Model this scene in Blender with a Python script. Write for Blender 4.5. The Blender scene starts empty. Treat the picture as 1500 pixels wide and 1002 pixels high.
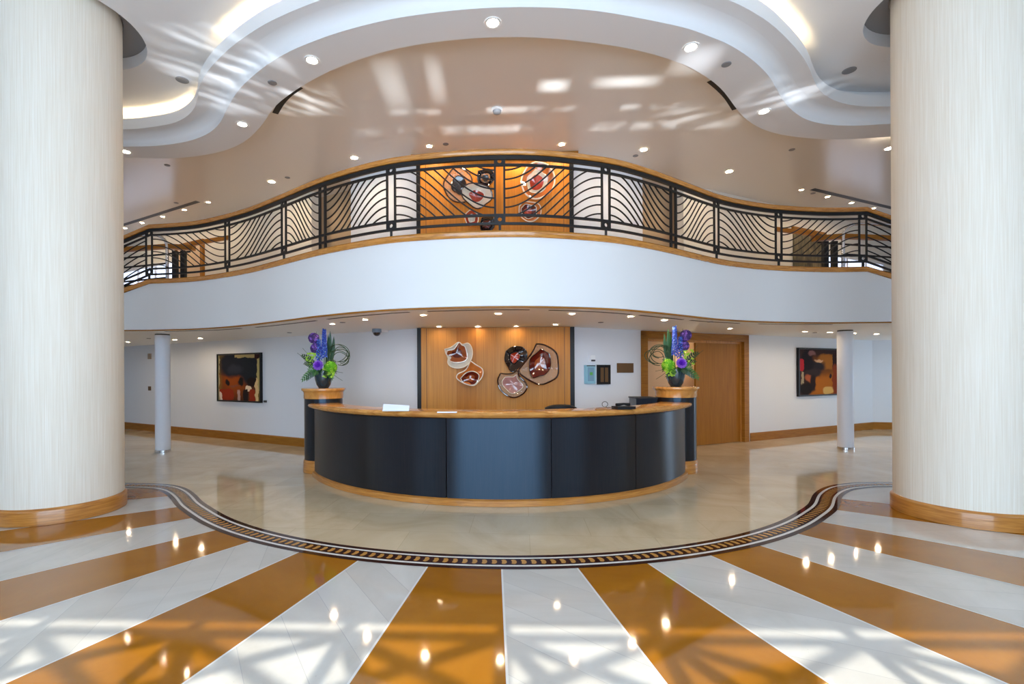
import bpy, bmesh, math, random
from mathutils import Vector, Matrix
random.seed(7)
PI = math.pi
ANISO = .25
sc = bpy.context.scene
COL = sc.collection

# ------------------------------------------------------------------ camera
F_PX, CX, CY = 17/36*1500, 696., 546.
YAW, ROLL = .036, .0052
EYE = Vector((-.068, 0, 1.6))
FWD = Vector((-math.sin(YAW), math.cos(YAW), 0))
_r0 = Vector((math.cos(YAW), math.sin(YAW), 0)); _u0 = Vector((0, 0, 1))
RGT = _r0*math.cos(ROLL) - _u0*math.sin(ROLL)
UPV = _u0*math.cos(ROLL) + _r0*math.sin(ROLL)
cam = bpy.data.cameras.new('camera'); camo = bpy.data.objects.new('camera', cam); COL.objects.link(camo)
cam.sensor_width = 36; cam.lens = 17; cam.shift_x = (750-CX)/1500; cam.shift_y = (CY-501)/1500
cam.clip_start = .05; cam.clip_end = 200
m = Matrix((RGT, UPV, -FWD)).transposed().to_4x4(); m.translation = EYE
camo.matrix_world = m
sc.camera = camo

def ray(x, y): return FWD + RGT*((x-CX)/F_PX) - UPV*((y-CY)/F_PX)
def atz(x, y, z):
    d = ray(x, y); return EYE + d*((z-EYE.z)/d.z)
def aty(x, y, Y):
    d = ray(x, y); return EYE + d*((Y-EYE.y)/d.y)
WA, WB = 8.22, .525                       # the oblique rear walls: Y = WA + WB*|x|
def wy(x): return WA + WB*abs(x)
def atw(x, y, off=0.):                    # point on an oblique rear wall, off = distance in front of it
    d = ray(x, y); s = 1 if x > 735 else -1
    n = math.sqrt(1+WB*WB)
    # Y - WB*s*X = WA - off*n
    t = (WA - off*n - EYE.y + WB*s*EYE.x)/(d.y - WB*s*d.x)
    return EYE + d*t

# ------------------------------------------------------------------ materials
def mat(name, col, rough=.5, metal=0., spec=.5, coat=0., emit=None, es=1., alpha=1., trans=0., ior=1.5):
    M = bpy.data.materials.new(name); M.use_nodes = True
    b = M.node_tree.nodes['Principled BSDF']
    b.inputs['Base Color'].default_value = (*col, 1); b.inputs['Roughness'].default_value = rough
    b.inputs['Metallic'].default_value = metal; b.inputs['Specular IOR Level'].default_value = spec
    b.inputs['Coat Weight'].default_value = coat; b.inputs['Coat Roughness'].default_value = .08
    b.inputs['Alpha'].default_value = alpha; b.inputs['Transmission Weight'].default_value = trans
    b.inputs['IOR'].default_value = ior
    if emit: b.inputs['Emission Color'].default_value = (*emit, 1); b.inputs['Emission Strength'].default_value = es
    M.diffuse_color = (*col, 1)
    return M
def N(M, t, **kw):
    n = M.node_tree.nodes.new(t)
    for k, v in kw.items(): setattr(n, k, v)
    return n
def L(M, a, b): M.node_tree.links.new(a, b)
def bsdf(M): return M.node_tree.nodes['Principled BSDF']
def coords(M, scale=(1, 1, 1), rot=(0, 0, 0), world=False):
    if world: src = N(M, 'ShaderNodeNewGeometry').outputs['Position']
    else: src = N(M, 'ShaderNodeTexCoord').outputs['Object']
    mp = N(M, 'ShaderNodeMapping'); mp.inputs['Scale'].default_value = scale; mp.inputs['Rotation'].default_value = rot
    L(M, src, mp.inputs['Vector']); return mp.outputs['Vector']
def ramp(M, fac, stops):
    r = N(M, 'ShaderNodeValToRGB'); e = r.color_ramp.elements
    while len(e) < len(stops): e.new(.5)
    for el, (p, c) in zip(e, stops): el.position = p; el.color = (*c, 1)
    L(M, fac, r.inputs['Fac']); return r.outputs['Color']
def noise(M, vec, scale=5, detail=4, rough=.5, dist=0.):
    n = N(M, 'ShaderNodeTexNoise'); n.inputs['Scale'].default_value = scale; n.inputs['Detail'].default_value = detail
    n.inputs['Roughness'].default_value = rough; n.inputs['Distortion'].default_value = dist
    L(M, vec, n.inputs['Vector']); return n.outputs['Fac']
def mix(M, a, b, fac, mode='MIX'):
    n = N(M, 'ShaderNodeMix', data_type='RGBA', blend_type=mode)
    for s, v in ((0, fac), (6, a), (7, b)):
        if hasattr(v, 'is_output'): L(M, v, n.inputs[s])
        else: n.inputs[s].default_value = v if s == 0 else (*v, 1)
    return n.outputs[2]
def mth(M, op, a, b=None, c=None):
    n = N(M, 'ShaderNodeMath', operation=op)
    for i, v in enumerate((a, b, c)):
        if v is None: continue
        if hasattr(v, 'is_output'): L(M, v, n.inputs[i])
        else: n.inputs[i].default_value = v
    return n.outputs[0]
def bump(M, h, strength=.2, dist=.01):
    n = N(M, 'ShaderNodeBump'); n.inputs['Strength'].default_value = strength; n.inputs['Distance'].default_value = dist
    L(M, h, n.inputs['Height']); L(M, n.outputs['Normal'], bsdf(M).inputs['Normal'])

def wood(name, dark, light, stretch=(9, 9, .6), rough=.3, coat=.35, world=True, scale=3.):
    M = mat(name, light, rough, coat=coat); v = coords(M, stretch, world=world)
    f = noise(M, v, scale, 6, .55, .6)
    L(M, ramp(M, f, [(.3, dark), (.5, tuple((a+b)/2 for a, b in zip(dark, light))), (.72, light)]), bsdf(M).inputs['Base Color'])
    return M
HONEY_D, HONEY_L = (.36, .125, .018), (.60, .265, .055)
M_wood = wood('honey wood', HONEY_D, HONEY_L, (9, 9, .8))
M_woodh = wood('honey wood horizontal', HONEY_D, HONEY_L, (1.2, 1.2, 18))
M_woodtop = wood('honey wood counter', (.44, .17, .03), (.70, .34, .08), (1.5, 6, 1.5), .22, .5)
M_base = wood('baseboard wood', (.26, .095, .009), (.40, .168, .020), (1., 1., 16), .45, 0.)
bsdf(M_base).inputs['Specular IOR Level'].default_value = .25
M_door = wood('door wood', (.27, .098, .008), (.37, .145, .014), (14, 14, .5), .5, 0.)
bsdf(M_door).inputs['Specular IOR Level'].default_value = .25
M_rail = wood('handrail wood', (.38, .14, .02), (.66, .29, .055), (2, 2, 20), .25, .5)

def planks(name, pal, width):             # vertical boards of different tone on the art panels
    M = mat(name, pal[0], .4, spec=.25)
    g = N(M, 'ShaderNodeNewGeometry').outputs['Position']
    s = N(M, 'ShaderNodeSeparateXYZ'); L(M, g, s.inputs[0])
    q = mth(M, 'FLOOR', mth(M, 'DIVIDE', mth(M, 'ADD', s.outputs['X'], 1.09), width))
    w = N(M, 'ShaderNodeTexWhiteNoise', noise_dimensions='1D'); L(M, mth(M, 'ADD', q, 3.0), w.inputs['W'])
    base = ramp(M, w.outputs['Value'], [(0, pal[0]), (.5, pal[1]), (1, pal[2])])
    v = coords(M, (14, 14, .35), world=True); f = noise(M, v, 3, 5, .55, .4)
    L(M, mix(M, base, ramp(M, f, [(.3, (.62, .55, .5)), (.7, (1.1, 1.08, 1.05))]), .55, 'MULTIPLY'), bsdf(M).inputs['Base Color'])
    return M
M_panel = planks('panel boards', [(.43, .168, .013), (.49, .21, .027), (.55, .26, .05)], .365)
M_panelu = planks('upper panel boards', [(.56, .21, .022), (.59, .225, .026), (.62, .245, .032)], .6)

M_white = mat('white paint', (.80, .80, .80), .55)
M_postw = mat('post paint', (.80, .85, .96), .4)
M_fascia = mat('balcony front paint', (.75, .75, .75), .5)
M_ceil = mat('ceiling paint', (.78, .78, .79), .5)
M_ceilr = mat('rear ceiling paint', (.79, .755, .70), .22)
M_soffit = mat('soffit paint', (.88, .88, .87), .5)
M_wall = mat('wall paint', (.75, .785, .85), .6)  # blue cast of the daylight is put into this paint colour
M_wallu = mat('upper wall paint', (.76, .72, .64), .6)
M_black = mat('black paint', (.008, .008, .009), .45, spec=.3)
M_iron = mat('dark iron', (.012, .0105, .010), .4, spec=.3)
M_chrome = mat('chrome', (.7, .7, .72), .2, metal=1)
M_dark = mat('dark grey', (.05, .05, .055), .5)
M_grey = mat('grey grille', (.24, .24, .25), .6)
M_ltrim = mat('light trim', (.8, .8, .8), .35)
M_lamp = mat('lamp', (1, 1, 1), .5, emit=(1., .74, .46), es=420)
M_lampw = mat('lamp cool', (1, 1, 1), .5, emit=(1., .86, .66), es=34)
M_spot = mat('spot lamp', (1, 1, 1), .5, emit=(1., .72, .42), es=520)
M_paper = mat('white paper', (.85, .87, .92), .5)
M_bronze = mat('bronze plate', (.16, .085, .035), .45, metal=.4)
M_olive = mat('dark olive', (.05, .05, .03), .25)
M_stone = mat('brown stone', (.50, .36, .22), .5)
M_carpet = mat('upper floor carpet', (.50, .38, .26), .9)
M_beige = mat('beige wall', (.66, .48, .31), .6)
M_joint = mat('joint', (.03, .015, .008), .5)
M_daylight = mat('window daylight', (.8, .85, .95), .3, emit=(.62, .74, 1.0), es=1.2)

# column wall covering: cream fabric with fine vertical threads
M_col = mat('column wallpaper', (.80, .76, .70), .6)
v = coords(M_col, (38, 38, .5), world=True); f = noise(M_col, v, 3, 3, .6)
L(M_col, ramp(M_col, f, [(.3, (.76, .68, .56)), (.5, (.81, .745, .635)), (.7, (.86, .81, .72))]), bsdf(M_col).inputs['Base Color'])
bump(M_col, f, .12, .004)

# desk panels: espresso veneer, satin lacquer, vertical grain
M_desk = mat('espresso veneer', (.022, .014, .014), .33, spec=.75)
bsdf(M_desk).inputs['Specular Tint'].default_value = (.42, .70, 1, 1)  # blue of the reflected daylight put into the lacquer's specular colour
bsdf(M_desk).inputs['Anisotropic'].default_value = .9; bsdf(M_desk).inputs['Anisotropic Rotation'].default_value = ANISO
tg = N(M_desk, 'ShaderNodeTangent', direction_type='RADIAL', axis='Z'); L(M_desk, tg.outputs[0], bsdf(M_desk).inputs['Tangent'])
v = coords(M_desk, (30, 30, .8), world=True); f = noise(M_desk, v, 3, 4, .6)
L(M_desk, ramp(M_desk, f, [(.3, (.007, .0045, .005)), (.7, (.018, .011, .010))]), bsdf(M_desk).inputs['Base Color'])

# marbles
def marble(name, c_lo, c_mid, c_hi, rough, scale=1.2, joints=None, pits=True, spec=.5):
    M = mat(name, c_mid, rough, spec=spec)
    v = coords(M, (1, 1, 1), world=True)
    f = noise(M, v, scale, 8, .62, 1.2)
    c = ramp(M, f, [(.30, c_lo), (.5, c_mid), (.72, c_hi)])
    if pits:
        f2 = noise(M, coords(M, (1, 1.6, 1), (0, 0, .5), True), 26, 3, .7, 1.5)
        p = ramp(M, f2, [(.24, (.45, .40, .35)), (.30, (1, 1, 1))])
        c = mix(M, c, p, .55, 'MULTIPLY')
    if joints: c = joints(M, c)
    L(M, c, bsdf(M).inputs['Base Color'])
    return M
def j_white(M, c):                        # slabs laid on the slant, mirrored left and right of the hall's axis
    s = N(M, 'ShaderNodeSeparateXYZ'); L(M, N(M, 'ShaderNodeNewGeometry').outputs['Position'], s.inputs[0])
    yr = mth(M, 'SUBTRACT', s.outputs['Y'], 8.5); stp = math.radians(7.72)
    th = mth(M, 'ARCTAN2', s.outputs['X'], mth(M, 'MULTIPLY', yr, -1.))
    wk = mth(M, 'FLOOR', mth(M, 'DIVIDE', th, stp))
    na = mth(M, 'MULTIPLY_ADD', mth(M, 'ADD', wk, .5), stp, PI/4)
    t = mth(M, 'ADD', mth(M, 'MULTIPLY', s.outputs['X'], mth(M, 'COSINE', na)), mth(M, 'MULTIPLY', yr, mth(M, 'SINE', na)))
    q = mth(M, 'DIVIDE', mth(M, 'ADD', t, 20.28), .2875)
    line = mth(M, 'LESS_THAN', mth(M, 'FRACT', q), .012)
    w = N(M, 'ShaderNodeTexWhiteNoise', noise_dimensions='2D')
    cb = N(M, 'ShaderNodeCombineXYZ'); L(M, mth(M, 'FLOOR', q), cb.inputs[0]); L(M, wk, cb.inputs[1]); L(M, cb.outputs[0], w.inputs['Vector'])
    c = mix(M, c, ramp(M, w.outputs['Value'], [(0, (.90, .89, .88)), (1, (1, 1, 1))]), 1., 'MULTIPLY')
    return mix(M, c, (.46, .44, .42), line)
def j_beige(M, c):
    b = N(M, 'ShaderNodeTexBrick'); b.offset = .5
    b.inputs['Scale'].default_value = 1; b.inputs['Brick Width'].default_value = 1.2; b.inputs['Row Height'].default_value = .6
    b.inputs['Mortar Size'].default_value = .004
    b.inputs['Color1'].default_value = (.93, .93, .93, 1); b.inputs['Color2'].default_value = (1.05, 1.04, 1.03, 1); b.inputs['Mortar'].default_value = (.86, .84, .81, 1)
    L(M, coords(M, (1, 1, 1), (0, 0, .06), True), b.inputs['Vector'])
    return mix(M, c, b.outputs['Color'], 1., 'MULTIPLY')
M_mbeige = marble('beige marble', (.56, .44, .275), (.66, .535, .355), (.74, .625, .44), .055, .9, j_beige)
M_mwhite = marble('white marble', (.56, .525, .47), (.645, .615, .565), (.72, .695, .65), .06, .8, j_white)
M_mgold = marble('gold marble', (.30, .11, .007), (.36, .135, .010), (.42, .168, .016), .06, .7)
M_mdark = mat('dark brown marble', (.05, .016, .009), .06)
M_mline = mat('pale inlay line', (.78, .76, .72), .12)
M_mchain = mat('ochre inlay', (.52, .27, .07), .12)

# ------------------------------------------------------------------ mesh builder
class MB:
    def __init__(s): s.v = []; s.f = []; s.m = []
    def face(s, pts, mi=0):
        i = len(s.v); s.v += [tuple(p) for p in pts]; s.f.append(tuple(range(i, i+len(pts)))); s.m.append(mi)
    def grid(s, rows, mi=0, close_u=False, close_v=False):
        i0 = len(s.v); nu = len(rows); nv = len(rows[0])
        for r in rows: s.v += [tuple(p) for p in r]
        for a in range(nu if close_u else nu-1):
            for b in range(nv if close_v else nv-1):
                a2, b2 = (a+1) % nu, (b+1) % nv
                s.f.append((i0+a*nv+b, i0+a2*nv+b, i0+a2*nv+b2, i0+a*nv+b2))
                s.m.append(mi[b] if isinstance(mi, (list, tuple)) else mi)
        return i0
    def cap(s, i, n, mi=0, flip=False):
        ids = list(range(i, i+n)); s.f.append(tuple(ids[::-1] if flip else ids)); s.m.append(mi)
    def box(s, a, b, mi=0):
        (x0, y0, z0), (x1, y1, z1) = a, b
        s.hexa([(x0, y0), (x1, y0), (x1, y1), (x0, y1)], z0, z1, mi)
    def hexa(s, poly, z0, z1, mi=0):      # prism over a plan polygon
        i = len(s.v); n = len(poly)
        s.v += [(p[0], p[1], z0) for p in poly] + [(p[0], p[1], z1) for p in poly]
        s.f.append(tuple(range(i+n-1, i-1, -1))); s.f.append(tuple(range(i+n, i+2*n))); s.m += [mi, mi]
        for k in range(n):
            k2 = (k+1) % n; s.f.append((i+k, i+k2, i+n+k2, i+n+k)); s.m.append(mi)
    def bar(s, p, q, w, h=None, mi=0, up=(0, 0, 1)):
        p, q = Vector(p), Vector(q); d = (q-p).normalized(); up = Vector(up)
        if abs(d.dot(up)) > .98: up = Vector((0, 1, 0))
        a = d.cross(up).normalized()*w/2; b = a.cross(d).normalized()*(h or w)/2
        r = [[c-a-b, c+a-b, c+a+b, c-a+b] for c in (p, q)]
        i = s.grid(r, mi, close_v=True); s.cap(i, 4, mi, True); s.cap(i+4, 4, mi)
    def tube(s, path, r, n=8, mi=0, caps=True, closed=False):
        P = [Vector(p) for p in path]; R = r if isinstance(r, (list, tuple)) else [r]*len(P)
        rows = []; ref = Vector((.13, .31, .94)).normalized()
        for k, p in enumerate(P):
            if closed: d = P[(k+1) % len(P)]-P[k-1]
            else: d = P[min(k+1, len(P)-1)]-P[max(k-1, 0)]
            d = d.normalized() if d.length > 1e-9 else Vector((0, 0, 1))
            a = ref-d*ref.dot(d)
            if a.length < 1e-3: a = Vector((1, 0, 0))-d*d.x
            a.normalize(); ref = a; b = d.cross(a)
            rows.append([p+(a*math.cos(t)+b*math.sin(t))*R[k] for t in [2*PI*j/n for j in range(n)]])
        i = s.grid(rows, mi, close_u=closed, close_v=True)
        if caps and not closed: s.cap(i, n, mi, True); s.cap(i+(len(P)-1)*n, n, mi)
    def lathe(s, prof, n=48, c=(0, 0, 0), mi=0):
        rows = [[(c[0]+r*math.cos(2*PI*j/n), c[1]+r*math.sin(2*PI*j/n), c[2]+z) for j in range(n)] for r, z in prof]
        i = s.grid(rows, mi, close_v=True)
        if prof[0][0] > 1e-6: s.cap(i, n, mi, True)
        if prof[-1][0] > 1e-6: s.cap(i+(len(prof)-1)*n, n, mi)
    def ball(s, c, r, n=8, mi=0, sz=1.):
        s.lathe([(r*math.sin(PI*k/n)+1e-7, -r*sz*math.cos(PI*k/n)) for k in range(n+1)], n+2, c, mi)
    def sweep(s, cur, prof, mi=0, closed=True, dz=None, caps=True):   # cur: plan points; prof: (offset towards the camera side, z)
        rows = []
        for k, p in enumerate(cur):
            n = nrm(cur, k); z0 = dz[k] if dz else 0
            rows.append([(p[0]+n[0]*o, p[1]+n[1]*o, z+z0) for o, z in prof])
        i = s.grid(rows, mi, close_v=closed)
        if closed and caps:
            k = len(prof); m0 = mi[0] if isinstance(mi, (list, tuple)) else mi
            s.cap(i, k, m0, True); s.cap(i+(len(cur)-1)*k, k, m0)
    def build(s, name, mats, parent=None, smooth=False, loc=None, label=None, angle=40):
        me = bpy.data.meshes.new(name)
        o = Vector(loc) if loc is not None else Vector((0, 0, 0))
        if parent is not None and loc is None: o = parent.get('_o') and Vector(parent['_o']) or Vector((0, 0, 0))
        me.from_pydata([(p[0]-o.x, p[1]-o.y, p[2]-o.z) for p in s.v], [], s.f); me.update()
        mats = mats if isinstance(mats, (list, tuple)) else [mats]
        for x in mats: me.materials.append(x)
        for p, mi in zip(me.polygons, s.m): p.material_index = mi
        bm = bmesh.new(); bm.from_mesh(me); bmesh.ops.remove_doubles(bm, verts=bm.verts, dist=1e-6)
        bmesh.ops.recalc_face_normals(bm, faces=bm.faces); bm.to_mesh(me); bm.free()
        if smooth:
            for p in me.polygons: p.use_smooth = True
            me.set_sharp_from_angle(angle=math.radians(angle))
        ob = bpy.data.objects.new(name, me); COL.objects.link(ob)
        if parent is not None: ob.parent = parent
        elif loc is not None: ob.location = o
        if label: ob['label'] = label
        return ob

def nrm(cur, k):
    a, b = cur[max(k-1, 0)], cur[min(k+1, len(cur)-1)]
    tx, ty = b[0]-a[0], b[1]-a[1]; l = math.hypot(tx, ty) or 1
    return (ty/l, -tx/l)
def catmull(P, per=8):
    out = []
    for i in range(len(P)-1):
        p0, p1, p2, p3 = P[max(i-1, 0)], P[i], P[i+1], P[min(i+2, len(P)-1)]
        for j in range(per):
            t = j/per
            out.append(tuple(.5*((2*b)+(-a+c)*t+(2*a-5*b+4*c-d)*t*t+(-a+3*b-3*c+d)*t**3) for a, b, c, d in zip(p0, p1, p2, p3)))
    out.append(tuple(P[-1])); return out
def resample(C, step):
    out = [C[0]]; acc = 0
    for a, b in zip(C, C[1:]):
        l = math.dist(a, b)
        while acc+l >= step:
            t = (step-acc)/l; a = tuple(x+(y-x)*t for x, y in zip(a, b)); out.append(a); l = math.dist(a, b); acc = 0
        acc += l
    if math.dist(out[-1], C[-1]) > step*.3: out.append(C[-1])
    return out
def smooth(C, it=2):
    for _ in range(it): C = [C[0]]+[tuple((a+2*b+c)/4 for a, b, c in zip(C[i-1], C[i], C[i+1])) for i in range(1, len(C)-1)]+[C[-1]]
    return C
def ycurve(C, x):
    for a, b in zip(C, C[1:]):
        if a[0] <= x <= b[0]: return a[1]+(b[1]-a[1])*(x-a[0])/max(b[0]-a[0], 1e-9)
    return C[0][1] if x < C[0][0] else C[-1][1]

def struct(o): o['kind'] = 'structure'; return o
def tag(o, label, cat, group=None):
    o['label'] = label; o['category'] = cat
    if group: o['group'] = group
    return o
def thing(name, label, cat, loc=(0, 0, 0), group=None, rotz=0):
    o = bpy.data.objects.new(name, None); COL.objects.link(o); o.location = loc; o.rotation_euler = (0, 0, rotz)
    o.empty_display_size = .1
    return tag(o, label, cat, group)
def dup(root, loc, label=None, group=None, rotz=None):
    r = root.copy(); COL.objects.link(r); r.location = loc
    if rotz is not None: r.rotation_euler = (0, 0, rotz)
    if label: r['label'] = label
    if group: r['group'] = group
    for ch in list(root.children):
        c = ch.copy(); COL.objects.link(c); c.parent = r
        for g in list(ch.children):
            d = g.copy(); COL.objects.link(d); d.parent = c
    return r
ORD = ['first', 'second', 'third', 'fourth', 'fifth', 'sixth', 'seventh', 'eighth', 'ninth', 'tenth', 'eleventh', 'twelfth']

# ================================================================== plan curves (metres, from the camera's foot)
def plan(P, step=.12, it=2): return smooth(resample(catmull(P, 12), step), it)
BAL = plan([(-6.42, 8.76), (-5.8, 8.68), (-5.23, 8.52), (-4.24, 8.02), (-3.28, 7.36), (-2.45, 6.77), (-1.5, 6.27), (-.7, 6.08), (0, 6.03), (.61, 6.09), (1.43, 6.34),
            (2.0, 6.66), (2.54, 7.04), (3.46, 7.72), (4.1, 8.06), (4.76, 8.30), (5.62, 8.46), (6.3, 8.46)], .1)
BALX = [(-8.8, 8.78)]+BAL+[(8.8, 8.46)]
C1 = plan([(-12.4, 7.45), (-8, 7.45), (-5.85, 7.43), (-5.44, 7.39), (-5.02, 7.30), (-4.76, 7.18), (-4.47, 6.97), (-4.24, 6.72), (-4.06, 6.46), (-3.86, 6.22), (-3.57, 5.95), (-3.20, 5.66), (-2.87, 5.44),
           (-2.52, 5.24), (-2.14, 5.07), (-1.85, 4.96), (-1., 4.69), (0, 4.59), (1., 4.69), (1.85, 4.93), (2.43, 5.14), (2.80, 5.34), (3.09, 5.53), (3.43, 5.80), (3.72, 6.05), (3.97, 6.30),
           (4.22, 6.59), (4.46, 6.84), (4.70, 7.02), (5.00, 7.18), (5.33, 7.27), (5.77, 7.30), (8, 7.32), (12.4, 7.32)], .1)
C2 = plan([(-12.4, 7.6), (-8, 7.65), (-6.02, 7.64), (-5.63, 7.65), (-5.23, 7.60), (-4.77, 7.47), (-4.34, 7.23), (-4.03, 6.95), (-3.81, 6.69), (-3.58, 6.42), (-3.26, 6.10), (-2.85, 5.77), (-2.45, 5.51),
           (-2.12, 5.35), (-1.69, 5.18), (-1.16, 5.03), (-.67, 4.95), (-.20, 4.91), (.26, 4.91), (.73, 4.95), (1.21, 5.04), (1.99, 5.27), (2.28, 5.40), (2.62, 5.57), (3.01, 5.84), (3.36, 6.14),
           (3.64, 6.44), (3.91, 6.75), (4.21, 7.03), (4.55, 7.28), (4.91, 7.43), (5.29, 7.50), (5.62, 7.50), (5.90, 7.47), (8, 7.45), (12.4, 7.4)], .1)
C3 = plan([(-12.4, 8.0), (-8, 8.02), (-6.31, 8.03), (-5.76, 8.09), (-5.15, 8.05), (-4.52, 7.87), (-3.99, 7.56), (-3.55, 7.15), (-3.27, 6.83), (-3.02, 6.55), (-2.60, 6.21), (-2.21, 5.95), (-1.87, 5.76),
           (-1.40, 5.56), (-.99, 5.44), (-.46, 5.36), (0, 5.34), (.41, 5.36), (.80, 5.42), (1.34, 5.54), (1.76, 5.68), (2.23, 5.90), (2.46, 6.05), (2.72, 6.24), (3.00, 6.50), (3.28, 6.82),
           (3.55, 7.12), (3.84, 7.38), (4.17, 7.60), (4.57, 7.77), (5.16, 7.91), (5.53, 7.94), (5.87, 7.92), (6.23, 7.89), (8, 7.88), (12.4, 7.9)], .1)
DC = (0., 9.05)                            # centre of the reception desk
def arc(R, a0, a1, n, c=DC): return [(c[0]+R*math.sin(a0+(a1-a0)*k/n), c[1]-R*math.cos(a0+(a1-a0)*k/n)) for k in range(n+1)]
_arc = arc(4.94, math.radians(-44), math.radians(44), 60, (0, 9.02))
INL = plan([(-12.4, 6.5), (-8, 6.74), (-5.6, 6.78), (-5.05, 6.76), (-4.72, 6.68), (-4.42, 6.48), (-4.1, 6.16), (-3.8, 5.82)]+_arc[::3]+[(3.82, 5.85), (4.22, 6.36), (4.6, 6.72), (4.96, 6.90), (5.5, 6.99), (8, 7.0), (12.4, 6.7)], .06, 3)

ZL, ZF, ZU = 2.43, 3.30, 5.55              # soffit, upper floor, rear ceiling
ZA, ZLIP, ZB, ZC = 5.78, 5.64, 5.47, 5.30  # front ceiling, cove lip, first ring, second ring
XW, Y0W = 12.4, -3.2

# ================================================================== floor
def build_floor():
    b = MB()
    b.face([(-14, Y0W-.3, 0), (14, Y0W-.3, 0), (14, 17, 0), (-14, 17, 0)], 0)
    # pale marble in front of the inlay
    cx = [p for p in INL]
    b.grid([[(p[0], p[1], .001), (p[0], Y0W-.1, .001)] for p in cx], 1)
    # ochre rays, centred on the desk
    O = (0., 8.5); st = math.radians(7.72)
    def edge(k):
        a = k*st; d = (math.sin(a), -math.cos(a)); t = 2.
        while O[1]+d[1]*t > ycurve(INL, O[0]+d[0]*t) and t < 14: t += .02
        r = 14.
        if d[1] < -.01: r = min(r, (O[1]-Y0W)/-d[1])
        if abs(d[0]) > .01: r = min(r, 12.3/abs(d[0]))
        return (O[0]+d[0]*t, O[1]+d[1]*t), (O[0]+d[0]*r, O[1]+d[1]*r), d
    def strip(k, off0, off1, z, mi):
        (a, e, d) = edge(k); n = (-d[1], d[0])
        b.face([(a[0]+n[0]*off0, a[1]+n[1]*off0, z), (e[0]+n[0]*off0, e[1]+n[1]*off0, z), (e[0]+n[0]*off1, e[1]+n[1]*off1, z), (a[0]+n[0]*off1, a[1]+n[1]*off1, z)], mi)
    for k in range(-9, 9, 2):
        a0, e0, _ = edge(k); a1, e1, _ = edge(k+1)
        am, em, _ = edge(k+.5)
        b.face([(*a0, .002), (*e0, .002), (*em, .002), (*e1, .002), (*a1, .002), (*am, .002)], 2)
        strip(k, -.007, .007, .0028, 4); strip(k+1, -.007, .007, .0028, 4)
    # border bands along the inlay
    def band(o0, o1, z, mi): b.grid([[(p[0]+nrm(INL, k)[0]*o, p[1]+nrm(INL, k)[1]*o, z) for o in (o0, o1)] for k, p in enumerate(INL)], mi)
    band(-.148, .148, .0035, 3); band(-.096, .096, .0042, 4); band(-.066, .066, .0049, 3)
    C = [p for p in resample(INL, .083)]
    for k, p in enumerate(C):
        if abs(p[0]) > 7.2: continue
        n = nrm(C, k); t = (-n[1], n[0])
        pts = []
        for j in range(9):
            a = -PI/2+PI*j/8; pts.append((.026*math.cos(a)+.008, .047*math.sin(a)))
        for j in range(1, 5):
            a = PI/2-PI*j/5; pts.append((.013*math.cos(a)-.03+.01, .047*math.sin(a)))
        b.face([(p[0]+t[0]*u+n[0]*w, p[1]+t[1]*u+n[1]*w, .0056) for u, w in pts], 5)
    o = b.build('floor', [M_mbeige, M_mwhite, M_mgold, M_mdark, M_mline, M_mchain])
    for p in o.data.polygons:
        if p.normal.z < 0: p.flip()
    struct(o)
build_floor()

# ================================================================== walls
def seg(b, p, q, z0, z1, th=.2, mi=0):     # wall piece, its visible face on the line p-q, thickness away from the hall
    d = Vector((q[0]-p[0], q[1]-p[1])).normalized(); n = Vector((-d.y, d.x))*th
    b.hexa([p, q, (q[0]+n.x, q[1]+n.y), (p[0]+n.x, p[1]+n.y)], z0, z1, mi)
W = lambda x: (x, wy(x))
XC = 10.35                                  # inner corner on the right
DX0, DX1, DZ = 2.97, 5.66, 2.40             # door opening
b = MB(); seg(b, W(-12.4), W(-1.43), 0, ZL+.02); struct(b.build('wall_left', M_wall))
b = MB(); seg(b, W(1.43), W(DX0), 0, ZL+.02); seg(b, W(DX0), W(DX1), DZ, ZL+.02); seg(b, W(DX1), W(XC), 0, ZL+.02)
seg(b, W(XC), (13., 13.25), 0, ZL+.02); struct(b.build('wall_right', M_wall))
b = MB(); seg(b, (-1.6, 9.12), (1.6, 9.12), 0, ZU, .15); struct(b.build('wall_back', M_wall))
# upper storey
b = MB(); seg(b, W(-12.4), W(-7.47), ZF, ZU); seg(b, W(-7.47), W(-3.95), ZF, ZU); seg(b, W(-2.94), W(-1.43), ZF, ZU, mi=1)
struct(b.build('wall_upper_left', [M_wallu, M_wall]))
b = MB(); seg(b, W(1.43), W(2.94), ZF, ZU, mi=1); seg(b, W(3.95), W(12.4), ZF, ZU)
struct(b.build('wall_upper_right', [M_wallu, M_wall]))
for s, nm in ((-1, 'wall_recess_left'), (1, 'wall_recess_right')):
    b = MB(); o = .45
    pts = [(s*2.94, wy(2.94)+o), (s*3.95, wy(3.95)+o)]
    if s < 0: pts = pts[::-1]
    seg(b, pts[0], pts[1], ZF, ZU, .1)
    for x in (2.90, 3.95): b.hexa([(s*x, wy(x)+.1), (s*(x+.05), wy(x)+.1), (s*(x+.05), wy(x)+.6), (s*x, wy(x)+.6)], ZF, ZU)
    struct(b.build(nm, M_stone))
# baseboards
def basebd(name, P, th=.025, h=.19):
    b = MB(); b.sweep(P, [(0.002, 0), (th, 0), (th, h-.015), (th-.012, h), (0.002, h)]); return struct(b.build(name, M_base))
basebd('baseboard_left', [W(-12.3), W(-1.6)])
basebd('baseboard_right', [W(DX1+.14), W(XC-.02), (12.9, 13.27)])
basebd('baseboard_door', [W(1.6), W(DX0-.14)])
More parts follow.
